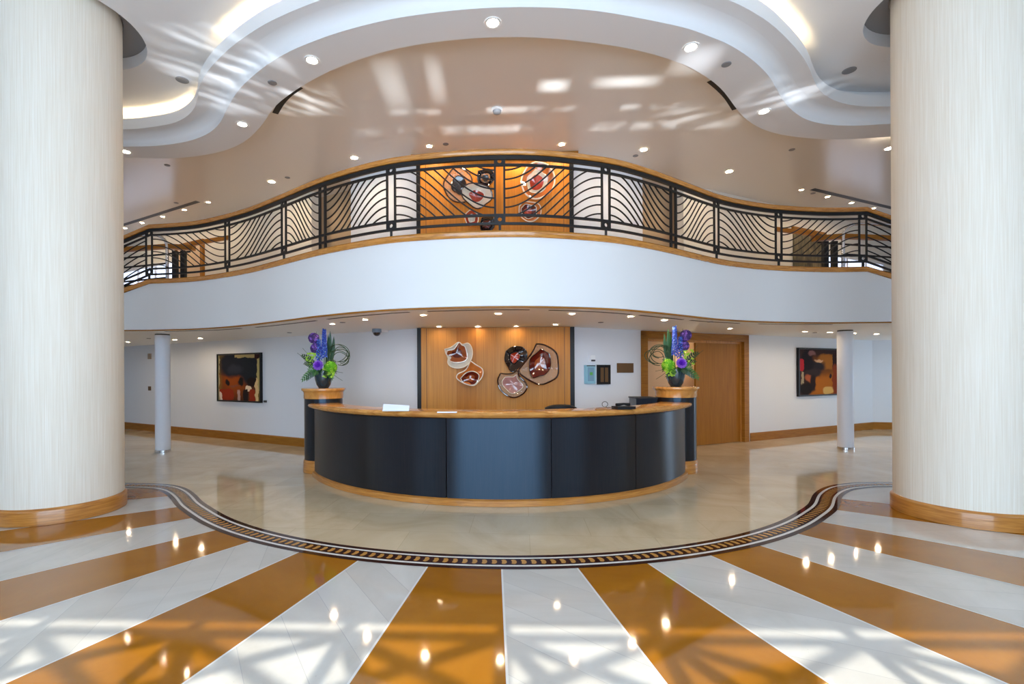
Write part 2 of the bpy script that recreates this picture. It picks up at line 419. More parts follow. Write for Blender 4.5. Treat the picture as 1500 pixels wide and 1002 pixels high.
# outer shell of the hall
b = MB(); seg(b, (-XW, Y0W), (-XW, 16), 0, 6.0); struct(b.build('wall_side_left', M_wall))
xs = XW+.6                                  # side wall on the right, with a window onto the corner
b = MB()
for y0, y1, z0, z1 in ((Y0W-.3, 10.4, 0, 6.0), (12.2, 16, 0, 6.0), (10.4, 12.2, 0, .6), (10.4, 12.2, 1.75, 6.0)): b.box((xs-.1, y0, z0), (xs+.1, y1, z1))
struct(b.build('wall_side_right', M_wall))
b = MB()
for q in range(4): b.box((xs-.03, 10.4+1.8*q/3-.03, .6), (xs+.03, 10.4+1.8*q/3+.03, 1.75))
for z in (.6, 1.75): b.box((xs-.03, 10.4, z-.03), (xs+.03, 12.2, z+.03))
struct(b.build('window_6', M_dark))

# ------------------------------------------------------------------ glazed front behind the photographer: piers, head and braced mullions
b = MB()
yf = Y0W
for x0, x1 in ((-13, -11.2), (-6.6, -4.3), (4.3, 6.6), (11.2, 13)): b.box((x0, yf-.3, 0), (x1, yf, 6.0))
for x0, x1, z in ((-11.2, -6.6, 3.0), (-4.3, 4.3, .12), (6.6, 11.2, 3.0)): b.box((x0, yf-.3, 5.12 if z < 1 else 4.3), (x1, yf, 6.0)); b.box((x0, yf-.3, 0), (x1, yf, z))
struct(b.build('wall_front', M_dark))
def front_window(name, x0, x1, hubs):
    b = MB(); y = yf-.15
    b.bar((x0, y, 5.08), (x1, y, 5.08), .08); b.bar((x0, y, 4.90), (x1, y, 4.90), .05); b.bar((x0, y, .16), (x1, y, .16), .08)
    b.bar((x0, y, 2.35), (x1, y, 2.35), .07)
    for h in hubs:
        b.bar((h, y, .12), (h, y, 5.1), .09)
        for k, (dx, w_) in enumerate(((-.85, .055), (.28, .075), (.80, .055))):
            b.bar((h, y, 4.90), (h+dx*1.1, y, 4.46), w_)
    struct(b.build(name, M_dark))
front_window('window_1', -4.3, 4.3, [-3.2, -2.2, -1.22, -.25, .68, 1.85, 2.95])
front_window('window_2', -11.2, -6.6, [-9.5, -8.3])
front_window('window_3', 6.6, 11.2, [8.3, 9.5])

# ================================================================== ceilings
# lower soffit, fascia and upper floor of the balcony
ALLX = [(-12.4, 8.78)]+BALX+[(12.9, 8.46)]
b = MB()
b.grid([[(p[0], p[1], ZL), (p[0], 17, ZL)] for p in ALLX], 0)
b.grid([[(p[0], p[1]+.02, ZF-.02), (p[0], 17, ZF-.02)] for p in ALLX], 1)
struct(b.build('ceiling_lower', [M_soffit, M_carpet]))
KZ = .46                                    # stair slope outside the kinks
def bz(p, lo=-6.42, hi=6.3):
    return -KZ*max(0, lo-p[0], p[0]-hi)
b = MB()
rows = []
for k, p in enumerate(BALX):
    n = nrm(BALX, k); t = max(ZF-.02+bz(p), ZL+.05)
    rows.append([(p[0], p[1], ZL), (p[0]+n[0]*.012, p[1]+n[1]*.012, ZL), (p[0]+n[0]*.012, p[1]+n[1]*.012, t), (p[0]-n[0]*.12, p[1]-n[1]*.12, t), (p[0]-n[0]*.12, p[1]-n[1]*.12, ZL)])
b.grid(rows, 0, close_v=True)
struct(b.build('wall_balcony', M_fascia, smooth=True))
b = MB(); b.sweep(BALX, [(-.02, ZL-.022), (.02, ZL-.022), (.02, ZL-.003), (-.02, ZL-.003)])
struct(b.build('trim_1', M_base, smooth=True))
dzb = [max(bz(p), -(ZF-ZL)+.1) for p in BALX]
b = MB(); b.sweep(BALX, [(-.14, ZF-.02), (.035, ZF-.02), (.05, ZF), (.05, ZF+.045), (.03, ZF+.065), (-.14, ZF+.065)], dz=dzb)
struct(b.build('trim_2', M_rail, smooth=True))

# rear ceiling above the gallery
b = MB()
b.grid([[(p[0], p[1], ZU), (p[0], 17, ZU)] for p in C3], 0)
struct(b.build('ceiling_rear', M_ceilr))
# stepped rings
def lift(C, o, z): return [(p[0]+nrm(C, k)[0]*o, p[1]+nrm(C, k)[1]*o, z) for k, p in enumerate(C)]
def strip2(b, A, B, mi=0, n=220):           # surface between two curves, matched by x
    xs = [-12.3+24.6*k/n for k in range(n+1)]
    A2 = [(p[0], p[1]) for p in A]; B2 = [(p[0], p[1]) for p in B]; za, zb = A[0][2], B[0][2]
    b.grid([[(x, ycurve(A2, x), za), (x, ycurve(B2, x), zb)] for x in xs], mi)
b = MB()
fil = []
R_ = .15
for j in range(7):
    a = PI/2*j/6; fil.append((R_*(1-math.sin(a)) , ZC+.06+(ZB-ZC-.06)*(1-math.cos(a))))
# profile at C2: straight face then a coved fillet up into ring one
prof = [(0, ZC), (0, ZC+.05)]+[(R_*(1-math.cos(PI/2*j/6)), ZC+.05+(ZB-ZC-.05)*math.sin(PI/2*j/6)) for j in range(1, 7)]
b.grid([[(p[0]+nrm(C2, k)[0]*o, p[1]+nrm(C2, k)[1]*o, z) for o, z in prof] for k, p in enumerate(C2)])
top = lift(C2, R_, ZB)
strip2(b, lift(C1, 0, ZB), [(p[0], p[1], ZB+.0005) for p in top])
strip2(b, lift(C2, 0, ZC), lift(C3, 0, ZC))
b.grid([[(p[0], p[1], ZC), (p[0], p[1], ZU)] for p in C3])
o = struct(b.build('ceiling_ring', M_ceil, smooth=True, angle=35))
# cove lip (hollow behind) in front of ring one
b = MB()
b.sweep(C1, [(0, ZB), (0, ZLIP), (-.03, ZLIP), (-.03, ZB+.03)], closed=False)
b.sweep(C1, [(-.03, ZB+.03), (-.17, ZB+.03), (-.17, ZA)], closed=False)
struct(b.build('trim_3', M_white, smooth=True, angle=35))
# front ceiling with two round recesses for the columns
HOLES = [(-5.2, 5.62, .84), (5.14, 5.66, .78)]
def front_ceiling():
    bm = bmesh.new()
    back = [(x, ycurve([(q[0], q[1]) for q in lift(C1, -.17, 0)], x)) for x in [-12.2+24.4*k/200 for k in range(201)]]
    outer = [(-13, Y0W-.3), (13, Y0W-.3), (13, back[-1][1])]+back[::-1]+[(-13, back[0][1])]
    loops = [outer]+[[(cx+r*math.cos(2*PI*k/72), cy+r*math.sin(2*PI*k/72)) for k in range(72)] for cx, cy, r in HOLES]
    es = []
    for lp in loops:
        vs = [bm.verts.new((x, y, ZA)) for x, y in lp]
        es += [bm.edges.new((vs[i], vs[(i+1) % len(vs)])) for i in range(len(vs))]
    bmesh.ops.triangle_fill(bm, use_beauty=True, use_dissolve=False, edges=es)
    me = bpy.data.meshes.new('ceiling'); bm.to_mesh(me); bm.free()
    me.materials.append(M_ceil)
    ob = bpy.data.objects.new('ceiling', me); COL.objects.link(ob); struct(ob)
front_ceiling()
b = MB()
for cx, cy, r in HOLES:
    i = b.grid([[(cx+r*math.cos(2*PI*k/72), cy+r*math.sin(2*PI*k/72), z) for k in range(72)] for z in (ZA, ZA+.16)], 0, close_v=True)
    col_c = (-5.13, 5.5) if cx < 0 else (5.13, 5.53)
    b.grid([[(cx+r*math.cos(2*PI*k/72), cy+r*math.sin(2*PI*k/72), ZA+.16) for k in range(72)], [(col_c[0]+.61*math.cos(2*PI*k/72), col_c[1]+.61*math.sin(2*PI*k/72), ZA+.16) for k in range(72)]], 1, close_v=True)
struct(b.build('ceiling_recess', [M_ceil, M_grey], smooth=True, angle=30))  # recess tops coloured dark grey: the shade up there is put into the colour
# roof slab closing everything above
b = MB(); b.box((-13.6, Y0W-.4, 6.0), (13.6, 17.2, 6.2)); struct(b.build('ceiling_slab', M_white))
b = MB(); b.box((-13.6, 15.6, 0), (13.6, 15.8, 6.0)); struct(b.build('wall_far', M_beige))

# ================================================================== round columns and slim posts
def column(x, y, label):
    t = thing('column', label, 'column', (x, y, 0), 'large round columns'); t['kind'] = 'thing'; t['_o'] = (0, 0, 0)
    b = MB(); b.lathe([(.60, .02), (.60, ZA+.16)], 96); b.build('shaft', M_col, t, True)
    b = MB(); b.lathe([(.602, .005), (.625, .005), (.625, .15), (.62, .165), (.612, .17), (.602, .18)], 96); b.build('base_ring', M_woodh, t, True, label='honey wood base ring')
column(-5.13, 5.5, 'large cream wallpapered round column on the left')
column(5.13, 5.53, 'large cream wallpapered round column on the right')
def post(x, y, label):
    t = thing('slim_post', label, 'post', (x, y, 0), 'slim white posts'); t['_o'] = (0, 0, 0)
    b = MB(); b.lathe([(.138, .03), (.138, ZL-.025)], 40); b.build('shaft', M_postw, t, True)
    b = MB(); b.lathe([(.148, .004), (.148, .045), (.138, .05)], 40); b.build('base_collar', M_chrome, t, True)
    b = MB(); b.lathe([(.132, ZL-.026), (.132, ZL-.001)], 40); b.build('top_collar', M_dark, t, True)
pl = atz(238.8, 661.9, 0); pr_ = atz(1238.8, 657.7, 0)
post(pl.x, pl.y, 'slim white round post beside the large left column')
post(pr_.x, pr_.y, 'slim white round post beside the large right column')

# ================================================================== balcony railing
def railing():
    t = thing('balcony_railing', 'black iron wave pattern railing with wooden handrail along the curved balcony', 'railing', (0, 6.03, ZF)); o3 = (0, 6.03, ZF)
    P = BALX; dz = [max(bz(p), -.95) for p in P]
    def part(name, b, m, sm=True, label=None): return b.build(name, m, t, sm, o3, label)
    b = MB()
    b.sweep(P, [(-.045, 4.305), (.03, 4.305), (.045, 4.325), (.045, 4.355), (.025, 4.378), (-.03, 4.378), (-.05, 4.355), (-.05, 4.325)], dz=dz); part('handrail', b, M_rail, label='honey wood handrail')
    for name, z, h, d in (('top_bar', 4.275, .05, .036), ('upper_bar', 4.185, .03, .026), ('lower_bar', 3.56, .03, .026), ('bottom_bar', 3.455, .03, .026)):
        b = MB(); b.sweep(P, [(-d/2, z-h/2), (d/2, z-h/2), (d/2, z+h/2), (-d/2, z+h/2)], dz=dz); part(name, b, M_iron, False)
    # post stations along the curve
    S = [0]
    for a, c in zip(P, P[1:]): S.append(S[-1]+math.dist(a, c))
    def atS(s):
        for k in range(len(P)-1):
            if S[k] <= s <= S[k+1]+1e-9:
                u = (s-S[k])/max(S[k+1]-S[k], 1e-9); p = tuple(P[k][i]+(P[k+1][i]-P[k][i])*u for i in (0, 1))
                return p, nrm(P, k if u < .5 else k+1), dz[k]+(dz[k+1]-dz[k])*u
    def pxS(px):                            # station of the post seen at this column of the photograph
        best = None
        for k in range(400):
            s = S[-1]*k/399; p, _, _ = atS(s); d = Vector((p[0], p[1], 3.9))-EYE
            x = CX+F_PX*d.dot(RGT)/d.dot(FWD)
            if best is None or abs(x-px) < best[0]: best = (abs(x-px), s)
        return best[1]
    st = [pxS(px) for px in (218, 333, 415, 474, 573, 731, 889, 987, 1049, 1141, 1262.5)]
    hi = [1, 0, 1, 0, 1, 0, 1, 0, 1, 0, 1]   # crest or trough of the waves
    hw = .058
    for i, s in enumerate(st):
        b = MB(); solid = i in (3, 7)
        for ds in (-hw, hw):
            p, n, z = atS(s+ds); w = .03 if solid else .024
            tx, ty = -n[1]*w/2, n[0]*w/2; nx, ny = n[0]*w/2, n[1]*w/2
            b.hexa([(p[0]-tx+nx, p[1]-ty+ny), (p[0]+tx+nx, p[1]+ty+ny), (p[0]+tx-nx, p[1]+ty-ny), (p[0]-tx-nx, p[1]-ty-ny)], (ZF+.066 if solid else 3.44)+z, 4.29+z)
        p, n, z = atS(s); tx, ty = -n[1], n[0]
        if not solid: b.bar((p[0], p[1], ZF+.06+z), (p[0], p[1], 3.45+z), .028)
        q = part('post', b, M_iron, False)
        if not solid:
            for zc in (4.23, 3.508):
                b = MB(); r1, r2, hwz = .026, .046, .05
                ring = []
                for k in range(24):
                    a = 2*PI*k/24; c, sn = math.cos(a), math.sin(a)
                    m_ = max(abs(c)/.05, abs(sn)/.045); ring.append(((c*r1, sn*r1), (c/m_, sn/m_)))
                rows = []
                for off in (.011, -.011):
                    pass
                def P3(u, off): return (p[0]+tx*u[0]+n[0]*off, p[1]+ty*u[0]+n[1]*off, zc+z+u[1])
                rows = [[P3(i_, .011), P3(o_, .011), P3(o_, -.011), P3(i_, -.011)] for i_, o_ in ring]
                b.grid(rows, 0, close_u=True, close_v=True)
                pl_ = b.build('ring_plate', M_iron, q, False, o3)
    # wave infill, panel by panel
    zlo, zhi, A, sp = 3.562, 4.183, .80, .116
    ends = [(0, st[0], 0, 1)]+[(st[i], st[i+1], hi[i], hi[i+1]) for i in range(len(st)-1)]+[(st[-1], S[-1], 1, 0)]
    for s0, s1, h0, h1 in ends:
        a, e = s0+(hw if s0 > 0 else 0), s1-(hw if s1 < S[-1] else 0)
        b = MB(); n = 140
        for k in range(-9, 16):
            off = zlo+.045+k*sp
            run = []
            for j in range(n+1):
                u = j/n; zz = off+(A/2)*(math.cos(PI*u) if h0 else -math.cos(PI*u))
                zz -= .36
                ok = zlo <= zz <= zhi
                if ok:
                    p, nn, z = atS(a+(e-a)*u); run.append((p[0], p[1], zz+z))
                if (not ok or j == n) and run:
                    if len(run) > 4: b.tube(run[:-1:3]+run[-1:], .0105, 5)
                    run = []
        if b.v: part('wave_panel', b, M_iron)
railing()

# ================================================================== wall panels and glass art
YP = 8.80
def wood_panel(z0, z1, m, label, lo):
    t = thing('wood_wall_panel', label, 'wall panel', (0, YP, z0)); o3 = (0, YP, z0)
    b = MB(); b.box((-1.37, YP, z0), (1.335, YP+.28, z1)); b.build('face', m, t, loc=o3)
    b = MB(); 
    for x in (-1.27, 1.235): b.box((x-.004, YP-.003, z0+.01), (x+.004, YP, z1-.01))
    b.build('seam', M_joint, t, loc=o3)
    b = MB(); b.box((-1.45, YP+.03, z0), (-1.37, YP+.29, z1)); b.build('reveal', M_black, t, loc=o3, label='black side reveal')
    b = MB(); b.box((1.335, YP+.03, z0), (1.42, YP+.29, z1)); b.build('reveal', M_black, t, loc=o3, label='black side reveal')
    if not lo:
        b = MB(); b.box((-1.52, YP-.12, z1-.06), (1.48, YP+.3, z1)); b.build('crown', M_base, t, loc=o3)
wood_panel(.005, ZL-.005, M_panel, 'honey wood wall panel behind the reception desk with five glass pieces', True)
wood_panel(ZF+.005, ZU-.005, M_panelu, 'orange wood wall panel upstairs behind the railing with glass pieces', False)

def glassmat(name, col, alpha, rough=.08, spec=.8):
    M = mat(name, col, rough, spec=spec, coat=.8)
    if alpha < 1:
        nt = M.node_tree; out = nt.nodes['Material Output']; tr = N(M, 'ShaderNodeBsdfTransparent'); mx = N(M, 'ShaderNodeMixShader')
        f = noise(M, coords(M, (1, 1, 1), world=True), 9, 3)
        L(M, mth(M, 'MULTIPLY_ADD', f, .35, alpha-.17), mx.inputs[0]); L(M, tr.outputs[0], mx.inputs[1]); L(M, bsdf(M).outputs[0], mx.inputs[2]); L(M, mx.outputs[0], out.inputs[0])
    return M
G_pale = glassmat('pale pink glass', (.58, .44, .34), .42); G_cream = glassmat('cream glass', (.78, .72, .60), .85)
G_red = glassmat('dark red glass', (.11, .010, .006), 1); G_ruby = glassmat('ruby glass', (.42, .035, .012), 1)
G_black = glassmat('black glass', (.010, .006, .008), 1); G_rose = glassmat('rose glass', (.50, .24, .22), .85)
G_rim = glassmat('dark rim', (.035, .008, .006), 1); G_rimw = glassmat('pale rim', (.82, .76, .62), 1)
G_orange = glassmat('orange glass', (.60, .17, .035), .9); G_amber = glassmat('amber red glass', (.30, .07, .02), 1)
def glass_piece(label, outline, zones, rim, core=None, depth=.12, group=None, rimr=.014, heart=None, out=0., shape=None):
    """outline: photo points round the piece on the panel plane; zones: [(fraction of radius, material)] from outside in"""
    P = [aty(x, y, YP) for x, y in outline]
    c = sum(P, Vector())/len(P)
    cc = aty(*core, YP) if core else c
    Q = catmull([(p.x, p.z) for p in P]+[(P[0].x, P[0].z)], 4)[:-1]
    n = len(Q)
    t = thing('glass_platter', label, 'glass art', (c.x, YP, c.z), group); o3 = (c.x, YP, c.z)
    rnd = random.Random(len(label)*7+int(c.x*100))
    ph = rnd.random()*6
    def ring(f, y, wob=0.):
        y -= out
        return [(cc.x+(q[0]-cc.x)*f*(1+wob*math.sin(5*2*PI*k/n+ph)), y+.018*math.sin(4*2*PI*k/n+ph)*f, cc.z+(q[1]-cc.z)*f*(1+wob*math.sin(5*2*PI*k/n+ph))) for k, q in enumerate(Q)]
    # dish: rim stands off the wall, the middle sits back
    fs = [z[0] for z in zones]+[0.02]
    prev = 1.
    if shape:
        S_ = [aty(x, y, YP) for x, y in shape]; sc_ = sum(S_, Vector())/len(S_)
        S2 = catmull([(p.x, p.z) for p in S_]+[(S_[0].x, S_[0].z)], 3)[:-1]; ns = len(S2)
        def hring(f, y): return [(sc_.x+(q[0]-sc_.x)*f, YP-out-y+.012*f*math.sin(3*2*PI*k/ns+ph), sc_.z+(q[1]-sc_.z)*f) for k, q in enumerate(S2)]
        for i, (f0, m_) in enumerate(zones[1:]):
            b = MB(); g0 = 1. if i == 0 else .5; g1 = .02
            i0 = b.grid([hring(g0+(g1-g0)*j/6, .055+.012*i+depth*(.36+.34*(g0+(g1-g0)*j/6)**2)) for j in range(7)], 0, close_v=True); b.cap(i0+6*ns, ns)
            b.build(['heart', 'core'][i], m_, t, True, o3)
        b = MB(); b.tube(hring(1., .058+depth*.70), .008, 5, closed=True); b.build('inner_rim', heart or rim, t, True, o3)
        zones = zones[:1]
    for i, (f0, m_) in enumerate(zones):
        f1 = zones[i+1][0] if i+1 < len(zones) else .02
        b = MB(); rows = []
        for j in range(7):
            f = f0+(f1-f0)*j/6
            y = YP-.03-depth*(.35+.65*f*f) if i == 0 else YP-.035-depth*(.35+.65*f*f)-.012*i
            rows.append(ring(f, y, .0 if i == 0 else .025))
        i0 = b.grid(rows, 0, close_v=True)
        if i == len(zones)-1: b.cap(i0+6*n, n)
        b.build(['bowl', 'heart', 'core', 'eye'][i], m_, t, True, o3)
    b = MB(); b.tube(ring(1., YP-.03-depth), rimr, 6, closed=True); b.build('rim', rim, t, True, o3)
    if len(zones) > 1:
        b = MB(); b.tube(ring(zones[1][0], YP-.05-depth*(.35+.65*zones[1][0]**2), .05), .007, 5, closed=True); b.build('inner_rim', heart or rim, t, True, o3)
    b = MB(); b.bar((c.x, YP-.045-out, c.z), (c.x, YP, c.z), .06); b.build('mount', M_dark, t, loc=o3)
LG, UG = 'glass platters on the lower wood panel', 'glass platters on the upper wood panel'
glass_piece('cream and brown shell-like glass platter at upper left of lower panel', [(652.5, 512), (658, 511), (664, 508), (672, 502), (678, 505), (686, 503.5), (691, 509), (692.5, 519), (689, 530), (682, 537), (672, 539.5), (662, 537.5), (657, 532), (657.5, 524), (654, 518)], [(1, G_cream), (.72, G_amber), (.38, G_red)], G_rimw, (670, 523), .10, LG, .010, shape=[(655, 519), (657, 514), (666, 512), (673, 502), (677, 506), (682, 509), (685, 524), (679, 530), (666, 531), (658, 527)])
glass_piece('small amber glass platter with pale wavy rim, below the shell-like one', [(690, 529), (697, 534), (707, 541), (707, 551), (701, 559), (695, 564), (683, 562), (671, 555), (672, 548), (683, 542)], [(1, G_orange), (.72, G_red), (.3, G_amber)], G_rimw, (690, 551), .09, LG, .010, out=.10, shape=[(676, 554), (684, 546), (694, 544), (702, 549), (700, 558), (694, 563.5), (681, 561.5)])
glass_piece('black glass platter with ruby middle at centre of lower panel', [(741, 515), (750, 509), (764, 509), (771, 517), (769, 530), (760, 538), (750, 545), (744, 538), (739, 527)], [(1, G_black), (.45, G_ruby)], G_black, (753, 523), .09, LG, .008)
glass_piece('largest pale glass platter with dark red heart on lower panel', [(784, 505), (796, 507), (811, 517), (815, 532), (814, 550), (804, 558), (790, 563), (778, 559), (765, 551), (759, 543), (768, 530), (778, 517)], [(1, G_pale), (.58, G_red), (.25, G_amber)], G_rim, (788, 535), .13, LG, .016, G_rim, out=.11, shape=[(791, 512), (797, 516), (802.5, 521), (804, 537), (797, 548), (787, 551), (778, 553), (774, 541), (775, 527), (783, 519)])
glass_piece('rose glass platter with dark rim, lowest on lower panel', [(733, 547), (742, 548), (751, 547), (758, 543), (760, 551), (769, 560), (771, 568), (765, 577), (753, 582), (741, 578), (732, 569), (729, 557)], [(1, G_pale), (.68, G_rose), (.3, G_rose)], G_rim, (751, 562), .10, LG, .013, G_rimw)
glass_piece('grey-pink glass platter with black heart, upper left of upper panel', [(657, 261), (668, 250), (684, 256), (692, 268), (690, 290), (682, 300), (668, 300), (656, 290), (651, 275)], [(1, G_pale), (.52, G_black)], G_rim, (673, 273), .12, UG, .014)
glass_piece('smoky black glass platter left of the middle post on upper panel', [(701, 255), (712, 252), (722, 256), (723, 268), (716, 275), (706, 276), (700, 268)], [(1, G_black), (.6, G_pale), (.4, G_black)], G_black, (711, 264), .10, UG, .009)
glass_piece('pale glass platter with bright red heart at middle of upper panel', [(677, 285), (688, 278), (703, 277), (717, 284), (721, 297), (713, 306), (701, 313), (688, 306), (679, 297)], [(1, G_cream), (.5, G_ruby)], G_rim, (698, 294), .12, UG, .012, G_rimw, out=.12)
glass_piece('large orange glass platter with white rim right of the middle post', [(772, 250), (783, 243), (797, 245), (807, 255), (811, 269), (806, 284), (793, 294), (780, 295), (768, 288), (763, 272), (766, 259)], [(1, G_orange), (.62, G_cream), (.42, G_ruby)], G_rimw, (784, 272), .13, UG, .016)
glass_piece('small red glass platter with white rim low on the right of upper panel', [(760, 306), (768, 299), (780, 300), (790, 305), (791, 317), (783, 326), (771, 327), (761, 319)], [(1, G_orange), (.7, G_red), (.35, G_ruby)], G_rimw, (771, 312), .10, UG, .010)
glass_piece('small red glass platter low on the left of upper panel', [(680, 318), (689, 311), (697, 314), (701, 322), (698, 331), (686, 332)], [(1, G_ruby), (.5, G_cream)], G_rimw, (691, 322), .08, UG, .009)
glass_piece('dark red glass platter just above balcony edge left of middle post', [(706, 322), (722, 321), (724, 334), (718, 340), (706, 340), (704, 332)], [(1, G_black), (.6, G_red)], G_black, (711, 331), .08, UG, .009)

# ================================================================== paintings, plates and fittings on the rear walls
def wall_frame(px, py):                      # local frame on an oblique wall at a photo point
    p = atw(px, py); s = 1 if px > 735 else -1
    u = Vector((1, WB*s, 0)).normalized(); n = Vector((u.y, -u.x, 0))
    return p, u, n
def on_wall(b, p, u, n, x0, x1, z0, z1, d0, d1, mi=0):
    r = [[p+u*x+n*d+Vector((0, 0, z)) for x, z in ((x0, z0), (x1, z0), (x1, z1), (x0, z1))] for d in (d0, d1)]
    i = b.grid(r, mi, close_v=True); b.cap(i, 4, mi, True); b.cap(i+4, 4, mi)

def paint_mat(name, bg, shapes):
    """abstract canvas: soft-edged ovals and blocks of colour, in the canvas's own 0..1 coordinates"""
    M = mat(name, bg, .75, spec=.12)
    tc = N(M, 'ShaderNodeUVMap'); s = N(M, 'ShaderNodeSeparateXYZ')
    nz = N(M, 'ShaderNodeTexNoise'); nz.inputs['Scale'].default_value = 5; nz.inputs['Detail'].default_value = 9
    L(M, tc.outputs[0], nz.inputs['Vector'])
    add = N(M, 'ShaderNodeVectorMath', operation='MULTIPLY_ADD'); L(M, nz.outputs['Color'], add.inputs[0]); add.inputs[1].default_value = (.15, .15, 0)
    sub = N(M, 'ShaderNodeVectorMath', operation='ADD'); L(M, tc.outputs[0], sub.inputs[0]); sub.inputs[1].default_value = (-.075, -.075, 0)
    L(M, sub.outputs[0], add.inputs[2]); L(M, add.outputs[0], s.inputs[0])
    X, Yc = s.outputs[0], s.outputs[1]; c = None
    cur = bg
    for (cx, cy, rx, ry, soft, col, pw) in shapes:
        dx = mth(M, 'ABSOLUTE', mth(M, 'DIVIDE', mth(M, 'SUBTRACT', X, cx), rx)); dy = mth(M, 'ABSOLUTE', mth(M, 'DIVIDE', mth(M, 'SUBTRACT', Yc, cy), ry))
        d = mth(M, 'ADD', mth(M, 'POWER', dx, pw), mth(M, 'POWER', dy, pw))
        mr = N(M, 'ShaderNodeMapRange', interpolation_type='SMOOTHSTEP'); mr.inputs['From Min'].default_value = 1+soft; mr.inputs['From Max'].default_value = max(1-soft, .01)
        L(M, d, mr.inputs['Value']); cur = mix(M, cur, col, mr.outputs[0])
    L(M, cur, bsdf(M).inputs['Base Color'])
    return M
P1 = paint_mat('left canvas', (.16, .10, .025), [(.5, .5, .40, .52, .5, (.10, .03, .010), 4), (.42, .44, .32, .28, 1., (.26, .055, .008), 2), (.5, .78, .46, .26, .5, (.012, .014, .022), 3), (.74, .62, .20, .30, .6, (.012, .016, .022), 2),
    (.42, .68, .16, .10, .9, (.022, .028, .042), 2), (.24, .40, .05, .075, .5, (.012, .008, .008), 2), (.55, .41, .06, .09, .5, (.012, .008, .008), 2), (.40, .33, .10, .03, .8, (.20, .06, .03), 2), (.80, .42, .10, .10, .5, (.015, .008, .008), 2),
    (.20, .13, .18, .13, .3, (.26, .028, .010), 6), (.06, .10, .045, .09, .3, (.70, .58, .48), 5), (.72, .27, .06, .055, .3, (.78, .62, .42), 5),
    (.66, .12, .06, .13, .3, (.02, .012, .012), 6), (.80, .12, .06, .14, .3, (.28, .03, .01), 6), (.50, .12, .035, .12, .5, (.42, .28, .24), 3), (.90, .24, .035, .26, .3, (.66, .46, .22), 5), (.95, .60, .035, .36, .3, (.42, .34, .13), 8), (.72, .96, .30, .045, .3, (.34, .27, .12), 8), (.90, .95, .05, .06, .3, (.03, .01, .01), 6), (.02, .5, .03, .6, .3, (.36, .32, .18), 8)])
P2 = paint_mat('right canvas', (.035, .016, .014), [(.66, .30, .40, .44, .5, (.40, .12, .010), 3), (.52, .62, .40, .22, .7, (.16, .05, .010), 2), (.72, .72, .26, .16, .6, (.34, .12, .015), 3), (.45, .62, .22, .12, .6, (.02, .015, .018), 2), (.22, .70, .16, .28, .5, (.012, .008, .012), 2), (.35, .48, .22, .09, .6, (.03, .02, .02), 2),
    (.08, .64, .05, .11, .3, (.40, .02, .03), 4), (.10, .35, .03, .17, .4, (.36, .28, .18), 4), (.25, .38, .09, .08, .6, (.40, .10, .04), 2), (.20, .16, .20, .12, .5, (.015, .010, .010), 2), (.36, .30, .08, .16, .5, (.02, .010, .010), 2), (.50, .75, .10, .035, .5, (.62, .36, .20), 2), (.34, .90, .09, .05, .6, (.20, .09, .09), 2),
    (.80, .42, .035, .055, .4, (.03, .012, .012), 2), (.91, .72, .06, .20, .4, (.03, .010, .008), 5), (.92, .30, .07, .36, .5, (.24, .04, .010), 4), (.74, .10, .13, .075, .5, (.66, .40, .12), 3)])
def painting(px0, px1, yt, yb, pmat, label):
    p0, u, n = wall_frame(px0, (yt+yb)/2); p1, _, _ = wall_frame(px1, (yt+yb)/2)
    w = (p1-p0).length
    m0 = (p0+p1)/2; px = (px0+px1)/2
    zt = atw(px, yt, .04).z; zb = atw(px, yb, .04).z
    c = Vector((m0.x, m0.y, (zt+zb)/2)); h = zt-zb
    t = thing('framed_painting', label, 'painting', c, 'framed abstract paintings'); fr = .035
    b = MB()
    for x0, x1, z0, z1 in ((-w/2, w/2, h/2-fr, h/2), (-w/2, w/2, -h/2, -h/2+fr), (-w/2, -w/2+fr, -h/2+fr, h/2-fr), (w/2-fr, w/2, -h/2+fr, h/2-fr)): on_wall(b, c, u, n, x0, x1, z0, z1, .004, .065)
    b.build('frame', M_black, t, loc=c)
    b = MB(); on_wall(b, c, u, n, -w/2+fr, w/2-fr, -h/2+fr, h/2-fr, .006, .042)
    o = b.build('canvas', pmat, t, loc=c)
    uv = o.data.uv_layers.new(name='UVMap')
    for lp in o.data.loops:
        co = Vector(o.data.vertices[lp.vertex_index].co); uv.data[lp.index].uv = (co.dot(u)/w+.5, co.z/h+.5)
painting(321, 385, 517.5, 589, P1, 'black framed abstract painting with a dark cloud and two dark eye shapes, left wall')
painting(1166.5, 1225, 510, 580, P2, 'black framed abstract painting in brown and orange beside the right slim post')

def plate(name, label, cat, px0, px1, y0, y1, m, d=.02, extra=None, inner=None):
    p0, u, n = wall_frame(px0, y1); p1, _, _ = wall_frame(px1, y1); w = (p1-p0).length; c = (p0+p1)/2
    xm = (px0+px1)/2; z0, z1 = atw(xm, y1).z, atw(xm, y0).z; c.z = z0; h = z1-z0
    b = MB(); on_wall(b, c, u, n, -w/2, w/2, 0, h, .002, d)
    if not extra: return tag(b.build(name, m, loc=c), label, cat)
    t = thing(name, label, cat, c); b.build('backing', m, t, loc=c)
    for nm, x0, x1, za, zb, dd, mm in extra:
        b = MB(); on_wall(b, c, u, n, -w/2+x0*w, -w/2+x1*w, za*h, zb*h, d, d+dd); b.build(nm, mm, t, loc=c)
    return t
M_bluebox = mat('pale blue plastic', (.25, .50, .62), .3, coat=.3); M_green = mat('green sticker', (.10, .40, .08), .4); M_blueglass = mat('blue grey glass', (.20, .36, .50), .1, coat=.6)
plate('label_plaque', 'small dark label plaque beside the left painting', 'plaque', 387, 391, 586.5, 589.5, M_dark)
